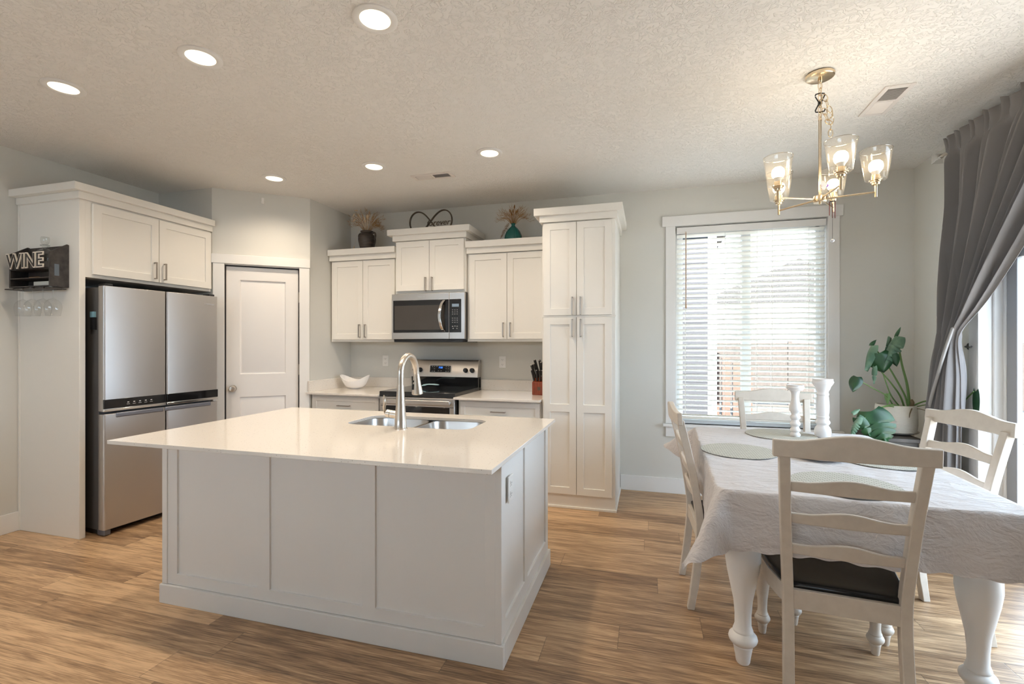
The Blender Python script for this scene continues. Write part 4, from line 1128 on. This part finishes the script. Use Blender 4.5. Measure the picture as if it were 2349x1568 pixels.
# ------------------------------------------------------------------ plant corner
sd = thing('side_table', 'dark brown side table in the corner carrying the plant', 'side table', (1.78, 4.22, 0))
B((-.205, .065, -.235, .235, .672, .700)).build('top', m_stand, sd, bevel=.003)
B((-.19, .05, -.205, -.19, .55, .671)).build('drawer_front', m_stand, sd, bevel=.003)
B((-.19, .05, -.19, .215, .54, .671)).build('drawer_box', m_stand, sd)
for x, y in ((-.185, -.205), (.01, -.205), (-.185, .175), (.01, .175)):
    B((x, x + .04, y, y + .04, 0, .54)).build('leg', m_stand, sd, bevel=.003)
B((-.18, .045, -.19, .2, .17, .19)).build('shelf', m_stand, sd)
px_, py_ = 1.785, 4.235
sa = thing('saucer', 'shallow tan saucer under the white plant pot', 'saucer', (px_, py_, .7005))
m = MB(); m.lathe([(.001, .001), (.10, .001), (.125, .008), (.138, .018), (.139, .021), (.136, .021), (.118, .006), (.001, .006)], (0, 0, 0), 48, False); m.build('dish', m_saucer, sa)
pt = thing('flower_pot', 'white textured ceramic plant pot on the side table', 'plant pot', (px_, py_, .707))
m = MB(); m.lathe([(.001, .0), (.112, .0), (.124, .012), (.130, .06), (.130, .12), (.126, .185), (.122, .208), (.117, .208), (.118, .180), (.001, .180)], (0, 0, 0), 48, False); m.build('pot', m_pot, pt)
m = MB(); m.lathe([(.001, .190), (.06, .195), (.1185, .186)], (0, 0, 0), 32, False); m.build('soil', m_soil, pt)

PO = Vector((px_, py_, .90))
plant = thing('monstera_plant', 'monstera with split green leaves growing in the white pot', 'plant', (px_, py_, .896))


def W2(x, y, z):
    return Vector((x, y, z))


def leaf(base, tip, width, m_, nrm, slits=0, droop=.15, curl=.2, name='leaf'):
    """heart shaped blade from base to tip, facing nrm; slits cut the margin"""
    b, t = Vector(base), Vector(tip); ax = (t - b); L = ax.length; ax.normalize(); n = Vector(nrm); side = ax.cross(n).normalized(); n = side.cross(ax).normalized()
    m = MB(80); N = 40
    lobes = []
    for i in range(N + 1):
        s = i / N
        w = width / 2 * (math.sin(PI * min(1, (s + .06) / 1.06) ** .62)) ** .85 if s < 1 else 0
        if slits and .22 < s < .88:
            k = (s - .22) / .66 * slits; fr_ = k - math.floor(k)
            if fr_ > .72:
                w *= .42
        lobes.append(w)
    back = -.10 * L
    rows = []
    for i in range(N + 1):
        s = i / N; w = lobes[i]; row_ = []
        for j in range(-3, 4):
            q = j / 3; cx = q * w
            along = s * L + (back * abs(q) ** 1.5 * (1 - s) ** 3)
            sweep = .16 * width * q * q * math.sin(PI * s) * (1 if slits else .3)
            h = -droop * L * s * s + curl * width * (-(q * q)) * .5
            row_.append(b + ax * (along + sweep) + side * cx + n * h)
        rows.append(row_)
    V = [[m.v(p) for p in r_] for r_ in rows]
    for i in range(N):
        for j in range(6):
            m.f([V[i][j], V[i + 1][j], V[i + 1][j + 1], V[i][j + 1]])
    return m.build(name, m_, plant, world=True, solid=.0009)


def stem(pts, r0=.006, r1=.0035, m_=None, name='stem'):
    P = cr(pts, 6); n = len(P); m = MB(60); m.tube(P, [r0 + (r1 - r0) * i / (n - 1) for i in range(n)], 8)
    return m.build(name, m_ or m_stem, plant, world=True)


FACE = (-.35, -.93, .1)
stem([(1.865, 4.22, .885), (1.852, 4.20, .97), (1.835, 4.19, 1.08), (1.80, 4.18, 1.22), (1.765, 4.16, 1.40)], .011, .006)
leaf((1.757, 4.15, 1.425), (1.655, 4.10, 1.245), .10, m_leafb, (-.6, -.6, .5), 5, .1, .9)
leaf((1.757, 4.17, 1.42), (1.785, 4.16, 1.495), .022, m_leaf, FACE, 0, 0, .5, 'new_leaf')
leaf((1.745, 4.20, 1.41), (1.735, 4.22, 1.27), .05, m_leafb, (.8, -.5, .2), 3, .1, .9)
stem([(1.855, 4.22, .905), (1.83, 4.21, .99), (1.76, 4.20, 1.13), (1.69, 4.20, 1.26), (1.62, 4.18, 1.345), (1.605, 4.17, 1.35)], .007, .004)
leaf((1.605, 4.17, 1.355), (1.53, 4.14, 1.185), .075, m_leafb, (-.75, -.35, .4), 0, .15, .8)
leaf((1.605, 4.18, 1.355), (1.645, 4.19, 1.40), .03, m_leaf, (-.2, -.9, -.2), 0, 0, .5)
stem([(1.83, 4.21, .895), (1.79, 4.19, .99), (1.72, 4.17, 1.09), (1.66, 4.15, 1.16)], .007, .004)
leaf((1.632, 4.13, 1.30), (1.665, 4.12, 1.155), .165, m_leaf, FACE, 0, .05, .35)
leaf((1.72, 4.11, 1.29), (1.745, 4.12, 1.20), .06, m_leaf, FACE, 0, .05, .4)
leaf((1.60, 4.12, 1.20), (1.585, 4.11, 1.075), .040, m_leafb, (-.7, -.5, .2), 2, .1, .6)
stem([(1.80, 4.20, .895), (1.73, 4.17, .985), (1.69, 4.16, 1.09), (1.667, 4.15, 1.16)], .005, .003)
leaf((1.70, 4.16, 1.00), (1.69, 4.14, .925), .035, m_stem, (-.5, -.8, 0), 0, .1, .5)
stem([(1.76, 4.20, .90), (1.69, 4.15, .985), (1.58, 4.12, 1.05), (1.49, 4.10, 1.105)], .005, .003)
leaf((1.485, 4.10, 1.125), (1.445, 4.07, 1.02), .085, m_leaf, (-.45, -.85, .1), 0, .05, .4)
stem([(1.80, 4.18, .90), (1.70, 4.10, .925), (1.60, 4.04, .90), (1.535, 4.02, .865)], .006, .004)
stem([(1.78, 4.17, .895), (1.66, 4.08, .915), (1.55, 4.02, .87), (1.48, 4.0, .82)], .005, .0035)
leaf((1.535, 4.0, .885), (1.605, 3.93, .675), .225, m_leaf, (-.25, -.85, .35), 4, .10, .25)
leaf((1.45, 3.99, .835), (1.52, 3.96, .705), .085, m_leaf, (-.3, -.9, .2), 2, .1, .3)
leaf((1.455, 3.99, .84), (1.37, 3.93, .71), .055, m_leafb, (-.6, -.5, .5), 6, .15, .7)
leaf((1.42, 3.99, .865), (1.47, 4.0, .90), .03, m_leafb, FACE, 0, 0, .5)
stem([(1.87, 4.22, .895), (1.91, 4.20, .93), (1.965, 4.20, .95), (2.03, 4.16, .955), (2.042, 3.95, .96), (2.042, 3.90, 1.0), (2.030, 3.80, 1.06)], .006, .004)
stem([(1.88, 4.22, .895), (1.92, 4.19, .915), (1.97, 4.19, .925), (2.03, 4.15, .93)], .004, .003)
leaf((2.034, 3.79, 1.06), (2.034, 3.79, .84), .066, m_leaf, (-1, -.05, 0), 0, .0, .1)
stem([(1.87, 4.20, .885), (1.84, 4.13, .90), (1.81, 4.09, .865), (1.80, 4.075, .84)], .006, .002, m_stemb, 'aerial_root')
stem([(1.86, 4.21, .88), (1.87, 4.19, .93), (1.865, 4.2, .955)], .015, .011, m_stemb, 'trunk')
stem([(1.88, 4.18, .895), (1.90, 4.12, .895), (1.935, 4.08, .875)], .003, .0015, m_stemb, 'aerial_root')

# ------------------------------------------------------------------ vases, grasses, infinity sign
uv = thing('urn', 'dark brown two-handled urn on top of the left wall cabinet', 'vase', (-2.835, 4.37, 2.336))
m = MB(50); m.lathe([(.001, 0), (.062, 0), (.066, .006), (.076, .05), (.088, .10), (.091, .125), (.086, .150), (.070, .172), (.060, .182), (.058, .190), (.066, .200), (.068, .208), (.062, .210), (.052, .200), (.050, .185), (.001, .05)], (0, 0, 0), 40, False); m.build('body', m_urn, uv)
for sx in (-1, 1):
    m = MB(60); m.tube(cr([(sx * .062, 0, .186), (sx * .088, 0, .190), (sx * .098, 0, .165), (sx * .092, 0, .135), (sx * .084, 0, .112)], 6), .010, 10); m.build('handle', m_urn, uv)


def spray(name, label, org, n, specs, parent_label=None):
    t = thing(name, label, 'dried grass', org)
    for part, m_, cnt, fn in specs:
        m = MB(80)
        for i in range(cnt):
            fn(m, i, cnt)
        m.build(part, m_, t)
    return t


rnd = random.Random(3)


def plume(m, i, n, spread=(-1.2, 1.5), L=(.16, .27), r=.0011, dens=26, tipw=.010, zb=-.02):
    a = spread[0] + (spread[1] - spread[0]) * (i + rnd.random() * .6) / n; d = rnd.uniform(-.35, .25); l = rnd.uniform(*L)
    tip = Vector((math.sin(a) * l, d * l, math.cos(a) * l * .9)); mid = tip * .5 + Vector((0, 0, .035 * abs(math.sin(a))))
    p = cr([(tip.x * .06, 0, zb), mid, tip - Vector((0, 0, .02 * abs(a)))], 5)
    m.tube(p, [r * 1.2 * (1 - .7 * k / (len(p) - 1)) for k in range(len(p))], 4)
    for k in range(dens):
        q = p[4 + int(rnd.random() * (len(p) - 5))]
        dr = (tip.normalized() + Vector((rnd.uniform(-.45, .45), rnd.uniform(-.3, .3), rnd.uniform(-.3, .4)))).normalized() * rnd.uniform(.02, .045)
        m.tube([q, q + dr * .6, q + dr + Vector((0, 0, -.004))], [.0009, .0007, .0003], 3)


def ear(m, i, n, pts, w=.006):
    P = cr(pts, 5); m.tube(P, [.0012] * len(P), 4); e = P[-1]; d = (P[-1] - P[-3]).normalized()
    m.tube([e - d * .03, e - d * .015, e, e + d * .012], [.002, w, w * .8, .0005], 7)


pale_pts = [[(0, 0, 0), (-.05, -.02, .10), (-.10, -.03, .17), (-.125, -.03, .145)], [(0, 0, 0), (-.05, -.02, .12), (-.09, -.02, .19), (-.105, -.03, .195)], [(0, 0, 0), (-.03, -.02, .08), (-.08, -.02, .135), (-.122, -.03, .10)], [(0, 0, 0), (-.005, -.03, .07), (-.012, -.03, .125)], [(.0, 0, 0), (.005, -.03, .05), (.0, -.03, .10)],
            [(.01, 0, 0), (.015, -.03, .08), (.022, -.03, .14)], [(.01, 0, 0), (.02, -.03, .07), (.032, -.03, .13)], [(-.02, 0, 0), (-.06, -.02, .05), (-.10, -.02, -.06), (-.118, -.03, -.15)], [(0, 0, 0), (-.04, -.02, .09), (-.07, -.02, .15)], [(0, 0, 0), (-.045, -.01, .10), (-.085, -.01, .165)]]
spray('dried_grass', 'dried tan and cream grasses standing in the dark urn', (-2.835, 4.37, 2.54), 0,
      [('plumes', m_grass, 46, lambda m, i, n: plume(m, i, n, (-1.15, 1.62), (.17, .285), .0011, 22)), ('pale_ears', m_grassp, len(pale_pts), lambda m, i, n: ear(m, i, n, [Vector(p) * 1.15 for p in pale_pts[i]], .007))])

tv = thing('vase', 'teal ribbed glass vase on the right wall cabinet', 'vase', (-1.243, 4.37, 2.336))
m = MB(50)
pr = [(.001, .0), (.070, .0), (.080, .010), (.084, .035), (.080, .065), (.066, .100), (.044, .130), (.026, .148), (.018, .156), (.016, .166), (.020, .176), (.022, .180), (.017, .180), (.012, .166), (.001, .160)]
m.lathe(pr, (0, 0, 0), 60, False)
for v_ in m.bm.verts:
    rr_ = math.hypot(v_.co.x, v_.co.y)
    if rr_ > .024:
        k = 1 + .022 * math.cos(math.atan2(v_.co.y, v_.co.x) * 20); v_.co.x *= k; v_.co.y *= k
m.build('glass_body', m_teal, tv)


def droop_plume(m, i, n):
    for k in range(90):
        t = k / 90; p = Vector((-.036 - .078 * t, -.03, .0 - .125 * t)) ; w = .022 * math.sin(PI * min(1, .15 + t * .9))
        q = p + Vector((rnd.uniform(-w, w), rnd.uniform(-.01, .01), rnd.uniform(-.01, .01))); m.tube([p, q, q + Vector((-.008, 0, -.018))], [.001, .0009, .0004], 3)


spray('dried_grass', 'golden brown dried grass fanning out of the teal vase', (-1.243, 4.37, 2.515), 0,
      [('plumes', m_grass, 50, lambda m, i, n: plume(m, i, n, (-1.35, 1.45), (.11, .215), .001, 10, zb=-.012)), ('drooping_plume', m_grassd, 1, droop_plume),
       ('seed_heads', m_grassd, 6, lambda m, i, n: ear(m, i, n, [(0, 0, -.010), (-.01 + i * .008, -.02, .06), (-.03 + i * .016, -.02, (.13, .10, .125, .165, .11, .12)[i])], .007))])

inf = thing('infinity_sign', 'dark carved infinity symbol with script lettering above the microwave cabinet', 'decoration', (-2.113, 4.385, 2.488))
m = MB(60); pts = []
for i in range(72):
    t = 2 * PI * i / 72; k = 1 / (1 + math.sin(t) ** 2); pts.append((.232 * math.cos(t) * k * 1.0, .004 * math.sin(2 * t), .115 + .232 * 1.28 * math.sin(t) * math.cos(t) * k))
m.tube(pts, .013, 8, True, .55); m.build('loop', m_bronze, inf)
text_mesh('lettering', 'forever', .085, m_bronze, inf, Matrix.Translation((.085, -.016, .092)) @ UPRIGHT, .004, 0, 'CENTER', .35)

# small cup hooks left on the cabinet tops
for x, y, z, lab in ((-1.70, 4.30, 2.487, 'tiny metal hook on the cap of the microwave cabinet'), (-.84, 4.10, 2.498, 'tiny metal hook on top of the tall pantry cabinet'), (-1.60, 4.40, 2.336, 'tiny dark hook on the right wall cabinet top, left of the teal vase'), (-2.56, 4.40, 2.336, 'tiny dark hook right of the dark urn')):
    m = MB(60); m.tube(cr([(0, 0, -.001), (0, 0, .012), (.006, 0, .022), (.012, 0, .016), (.008, 0, .008)], 4), .0016, 6); o = m.build('cup_hook', m_bronze); o.location = (x, y, z); tag(o, lab, 'hook')

# ------------------------------------------------------------------ counter objects
wb = MB(70)


def bfn(u, v):
    a = 2 * PI * u; ca, sa_ = math.cos(a), math.sin(a); ex = abs(ca) ** 4
    hgt = .085 + .062 * (abs(ca) ** 3) + .018 * math.sin(a) * .3; r0 = .05 + (.108 + .052 * ex) * (v ** .62)
    return (r0 * ca * (1.0), r0 * .80 * sa_, .006 + hgt * v ** 1.7)


wb.grid(64, 20, bfn, True); wb.lathe([(.05, .0), (.052, .004), (.05, .008)], (0, 0, 0), 40, True)
bo = wb.build('bowl', m_bowl, solid=.006); bo.location = (-2.962, 4.345, .9040); bo.rotation_euler = (0, 0, .12); bo.scale = (.76, .76, .92); tag(bo, 'white wavy-rimmed ceramic bowl on the left counter', 'bowl')

sr = thing('spoon_rest', 'pale blue folded spoon rest lying on the black cooktop', 'spoon rest', (-2.075, 4.30, .9325), math.radians(8))
m = MB(60); m.loft([[(x, y * w_, z + dz) for y, dz in ((-.045, .0), (-.03, -.003), (.03, -.003), (.045, 0), (.03, .004), (-.03, .004))] for x, z, w_ in ((-.075, .030, .5), (-.055, .034, .8), (-.02, .036, 1), (.03, .036, 1.05), (.065, .033, .9), (.085, .031, .45))], True, True); m.build('upper_plate', m_mitt, sr, bevel=.002)
m = MB(60); m.loft([[(x, y * .040, z) for y, z in ((-1, z0), (1, z0), (1, z0 + .007), (-1, z0 + .007))] for x, z0 in ((-.125, .0), (-.120, .008), (-.10, .016), (-.07, .022), (-.035, .027))], True, True).box(-.128, -.118, -.04, .04, 0.0, .012); m.build('folded_tab', m_mitt, sr, bevel=.003)

kb = thing('knife_block', 'red-brown wooden knife block at the pantry end of the right counter', 'knife block', (-.955, 4.30, .9005), math.radians(-12))
m = MB(); m.prism([(-.06, 0), (.075, 0), (.075, .115), (.02, .165), (-.06, .115)], -.065, .055, 'x'); m.build('block', m_block, kb, bevel=.003)
B((-.010, .02, -.062, -.0595, .045, .075)).build('badge', m_bronze, kb)
kmesh = None
KN = [(-.05, -.045, .118, .10, 0), (-.020, -.045, .118, .10, 0), (.010, -.045, .118, .10, 0), (.035, -.045, .118, .10, 0), (-.055, -.015, .135, .13, 1), (-.030, -.010, .138, .14, 1), (-.010, .015, .155, .155, 1), (.012, .0, .148, .15, 1), (-.034, .047, .150, .19, 1), (.035, .02, .15, .15, 1)]
LABK = ['short black-handled knife at the front left of the block', 'short black-handled knife second along the front row', 'short black-handled knife third along the front row', 'short black-handled knife at the front row end by the tall cabinet', 'black-handled knife leaning left behind the front row', 'black-handled knife second in the middle row',
        'black-handled knife in the upper centre of the block', 'black-handled knife in the middle row toward the tall cabinet', 'longest black handle rising at the top of the knife block', 'black-handled knife at the back right of the block']
RZ = Matrix.Rotation(math.radians(-12), 4, 'Z')
for (x, y, z, L, big), lab in zip(KN, LABK):
    y = y + (.010 if big else 0); z = (.115 + (y + .06) * .625 if y < .02 else .165 - (y - .02) * .909 + .012) + .009
    k = thing('kitchen_knife', lab, 'knife', Vector((-.955, 4.30, .9005)) + RZ @ Vector((x, y, z)), math.radians(-12), 'knives in the block')
    lean = math.radians(24 if big else 14)
    m = MB(); m.M = Matrix.Rotation(lean, 4, 'X') @ Matrix.Rotation(math.radians(-8 if x < -.02 else 4), 4, 'Y'); w_ = .0085 if big else .0075
    Mk = m.M.copy(); m.loft([[(a * w_ * s, b * w_ * 1.35 * s, zz) for a, b in ((-1, -1), (1, -1), (1, 1), (-1, 1))] for zz, s in ((-.004, .85), (.01, 1), (L * .5, .9), (L * .85, 1.05), (L * .97, 1.0))], True, True); m.build('handle', m_black, k, bevel=.003)
    m = MB(); m.M = Mk; m.loft([[(a * w_ * .85, b * w_ * 1.1, zz) for a, b in ((-1, -1), (1, -1), (1, 1), (-1, 1))] for zz in (L * .97, L * .97 + .004)], True, True); m.build('butt_cap', m_rivet, k, bevel=.001)

# ------------------------------------------------------------------ wine rack on the enclosure side panel
RK0, RK1, RKF, RKB = -4.346, -3.930, 2.250, 2.3635
wk = thing('wine_rack', 'dark wooden wall rack with WINE lettering on the refrigerator panel', 'wine rack', ((RK0 + RK1) / 2, RKB, 1.764))
side = [(RKB, 1.764), (RKB, 2.065), (RKB - .012, 2.068), (RKF, 2.0), (RKF, 1.764)]
for a, b in ((RK0, RK0 + .012), (RK1 - .012, RK1)):
    m = MB(); m.prism(side, a, b, 'x'); m.build('side', m_wine, wk, world=True, bevel=.0015)
B((RK0 + .012, RK1 - .012, RKB - .010, RKB, 1.764, 2.06)).build('back', m_wine, wk, world=True)
B((RK0 + .012, RK1 - .012, RKF, RKF + .010, 1.888, 1.935)).build('front_board', m_wine, wk, world=True, bevel=.001)
for z in (1.764, 1.822, 1.886):
    B((RK0 + .012, RK1 - .012, RKF, RKB - .010, z, z + .008)).build('shelf', m_wine, wk, world=True, bevel=.001)
m = MB()
for xg, hw_ in ((-4.316, .042), (-4.214, .042), (-4.1115, .042), (-4.0085, .042), (-3.934, .012)):
    m.box(xg - hw_, xg + hw_, RKF - .018, RKB - .02, 1.748, 1.756)
    if xg < -3.95:
        m.box(xg - .003, xg + .003, RKF + .01, RKB - .03, 1.756, 1.764)
m.build('glass_rails', m_wine, wk, world=True, bevel=.001)
B((RK1, RK1 + .0015, RKB - .087, RKB - .060, 1.84, 1.92)).build('label_plate', m_sticker, wk, world=True)['label'] = 'blue grey paper label'
TL = Matrix.Translation(((-4.381 - 3.956) / 2 + 4.138 - .0, RKF - .006 - RKB, 1.943 - 1.764)) @ UPRIGHT @ Matrix.Diagonal((1.02, 1, 1, 1))
text_mesh('letters_outline', 'WINE', .142, m_cream, wk, TL, .003, .0065).data.name = 'letters_outline'
text_mesh('letters_face', 'WINE', .142, m_wine, wk, Matrix.Translation((0, -.0035, 0)) @ TL, .003, -.0018)
dc = thing('decanter', 'clear glass decanter with stopper standing in the wine rack', 'decanter', (-4.075, 2.306, 1.8945)); dc.scale = (1.42, 1.2, 1.14)
m = MB(50); s_ = .036
m.loft([[(x, y, z) for x, y in rrect(-a, a, -a, a, a * .3, 4)] for a, z in ((.030, 0), (.034, .004), (.036, .02), (.036, .085), (.034, .098), (.024, .112), (.014, .122))], True, True); m.build('body', m_decant, dc)
m = MB(50); m.lathe([(.012, .120), (.012, .140), (.021, .142), (.021, .147), (.012, .149)], (0, 0, 0), 20, True); m.build('neck', m_decant, dc)
m = MB(50); m.lathe([(.001, .149), (.012, .150), (.018, .160), (.020, .180), (.018, .196), (.001, .198)], (0, 0, 0), 8, False); m.build('stopper', m_decant, dc)
gproto = None
for x, lab in ((-4.265, 'upside-down wine glass hanging leftmost under the wine rack'), (-4.163, 'upside-down wine glass second from the left under the wine rack'), (-4.060, 'upside-down wine glass third from the left under the wine rack'), (-3.957, 'upside-down wine glass hanging nearest the refrigerator')):
    if gproto is None:
        gproto = thing('wine_glass', lab, 'wine glass', (x, 2.285, 1.7635), 0, 'stemware under the wine rack')
        m = MB(60); m.lathe([(.034, -.0005), (.034, -.002), (.010, -.005), (.0036, -.010)], (0, 0, 0), 28, False); m.build('foot', m_wglass, gproto)
        m = MB(60); m.lathe([(.0036, -.010), (.0032, -.03), (.0034, -.075), (.008, -.082)], (0, 0, 0), 14, False); m.build('stem', m_wglass, gproto)
        m = MB(60); m.lathe([(.008, -.082), (.026, -.090), (.042, -.112), (.0475, -.140), (.044, -.172), (.039, -.198)], (0, 0, 0), 32, False); m.build('bowl', m_wglass, gproto)
        m = MB(60); m.tube([(.039 * math.cos(t), .039 * math.sin(t), -.198) for t in [2 * PI * i / 32 for i in range(32)]], .0008, 5, True); m.build('rim', m_wglass, gproto)
    else:
        dup(gproto, (x, 2.285, 1.7635), None, lab)
o = B((-.052, .052, -.03, .03, 0, .005)).build('wooden_card', m_orange, bevel=.001); o.location = (-4.125, 2.30, 1.8305); tag(o, 'orange wooden strip on the middle shelf of the wine rack', 'strip')
o = B((-.088, .088, -.035, .035, 0, .030)).build('small_box', m_note, bevel=.002); o.location = (-4.04, 2.305, 1.7725); tag(o, 'pale grey box on the bottom shelf of the wine rack', 'box')
m = MB(60); m.lathe([(.001, 0), (.010, 0), (.010, .012), (.001, .014)], (0, 0, 0), 14, False); o = m.build('bottle_stopper', m_pinkw); o.location = (-3.965, 2.28, 1.8305); tag(o, 'small white knob at the end of the wine rack shelf', 'stopper')

# ------------------------------------------------------------------ outside, seen through the blind and the sliding door
def out(o, label, cat):
    return tag(o, label, cat)


B((XR + .32, 9, -6, 7.5, -.35, -.05)).build('bounce_patio', mat('bounce_patio_concrete', (.30, .285, .265), .9))['kind'] = 'structure'  # slab added outside the sliding door to bounce sunlight indoors
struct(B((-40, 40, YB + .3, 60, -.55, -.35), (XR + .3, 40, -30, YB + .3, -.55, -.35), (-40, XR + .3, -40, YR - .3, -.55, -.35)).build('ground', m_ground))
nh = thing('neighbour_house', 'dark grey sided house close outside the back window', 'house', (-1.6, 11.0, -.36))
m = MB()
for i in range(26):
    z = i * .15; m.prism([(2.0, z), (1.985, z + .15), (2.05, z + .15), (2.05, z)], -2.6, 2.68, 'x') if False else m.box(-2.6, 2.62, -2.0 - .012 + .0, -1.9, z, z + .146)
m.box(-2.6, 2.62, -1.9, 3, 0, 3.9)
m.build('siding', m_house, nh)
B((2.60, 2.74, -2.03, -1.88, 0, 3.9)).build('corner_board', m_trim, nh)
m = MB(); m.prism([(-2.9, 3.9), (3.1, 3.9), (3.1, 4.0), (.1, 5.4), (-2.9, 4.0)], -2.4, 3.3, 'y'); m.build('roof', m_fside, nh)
fh = thing('white_house_dimmed', 'pale house far beyond the yard behind the blind', 'house', (6.2, 26.0, -.36))
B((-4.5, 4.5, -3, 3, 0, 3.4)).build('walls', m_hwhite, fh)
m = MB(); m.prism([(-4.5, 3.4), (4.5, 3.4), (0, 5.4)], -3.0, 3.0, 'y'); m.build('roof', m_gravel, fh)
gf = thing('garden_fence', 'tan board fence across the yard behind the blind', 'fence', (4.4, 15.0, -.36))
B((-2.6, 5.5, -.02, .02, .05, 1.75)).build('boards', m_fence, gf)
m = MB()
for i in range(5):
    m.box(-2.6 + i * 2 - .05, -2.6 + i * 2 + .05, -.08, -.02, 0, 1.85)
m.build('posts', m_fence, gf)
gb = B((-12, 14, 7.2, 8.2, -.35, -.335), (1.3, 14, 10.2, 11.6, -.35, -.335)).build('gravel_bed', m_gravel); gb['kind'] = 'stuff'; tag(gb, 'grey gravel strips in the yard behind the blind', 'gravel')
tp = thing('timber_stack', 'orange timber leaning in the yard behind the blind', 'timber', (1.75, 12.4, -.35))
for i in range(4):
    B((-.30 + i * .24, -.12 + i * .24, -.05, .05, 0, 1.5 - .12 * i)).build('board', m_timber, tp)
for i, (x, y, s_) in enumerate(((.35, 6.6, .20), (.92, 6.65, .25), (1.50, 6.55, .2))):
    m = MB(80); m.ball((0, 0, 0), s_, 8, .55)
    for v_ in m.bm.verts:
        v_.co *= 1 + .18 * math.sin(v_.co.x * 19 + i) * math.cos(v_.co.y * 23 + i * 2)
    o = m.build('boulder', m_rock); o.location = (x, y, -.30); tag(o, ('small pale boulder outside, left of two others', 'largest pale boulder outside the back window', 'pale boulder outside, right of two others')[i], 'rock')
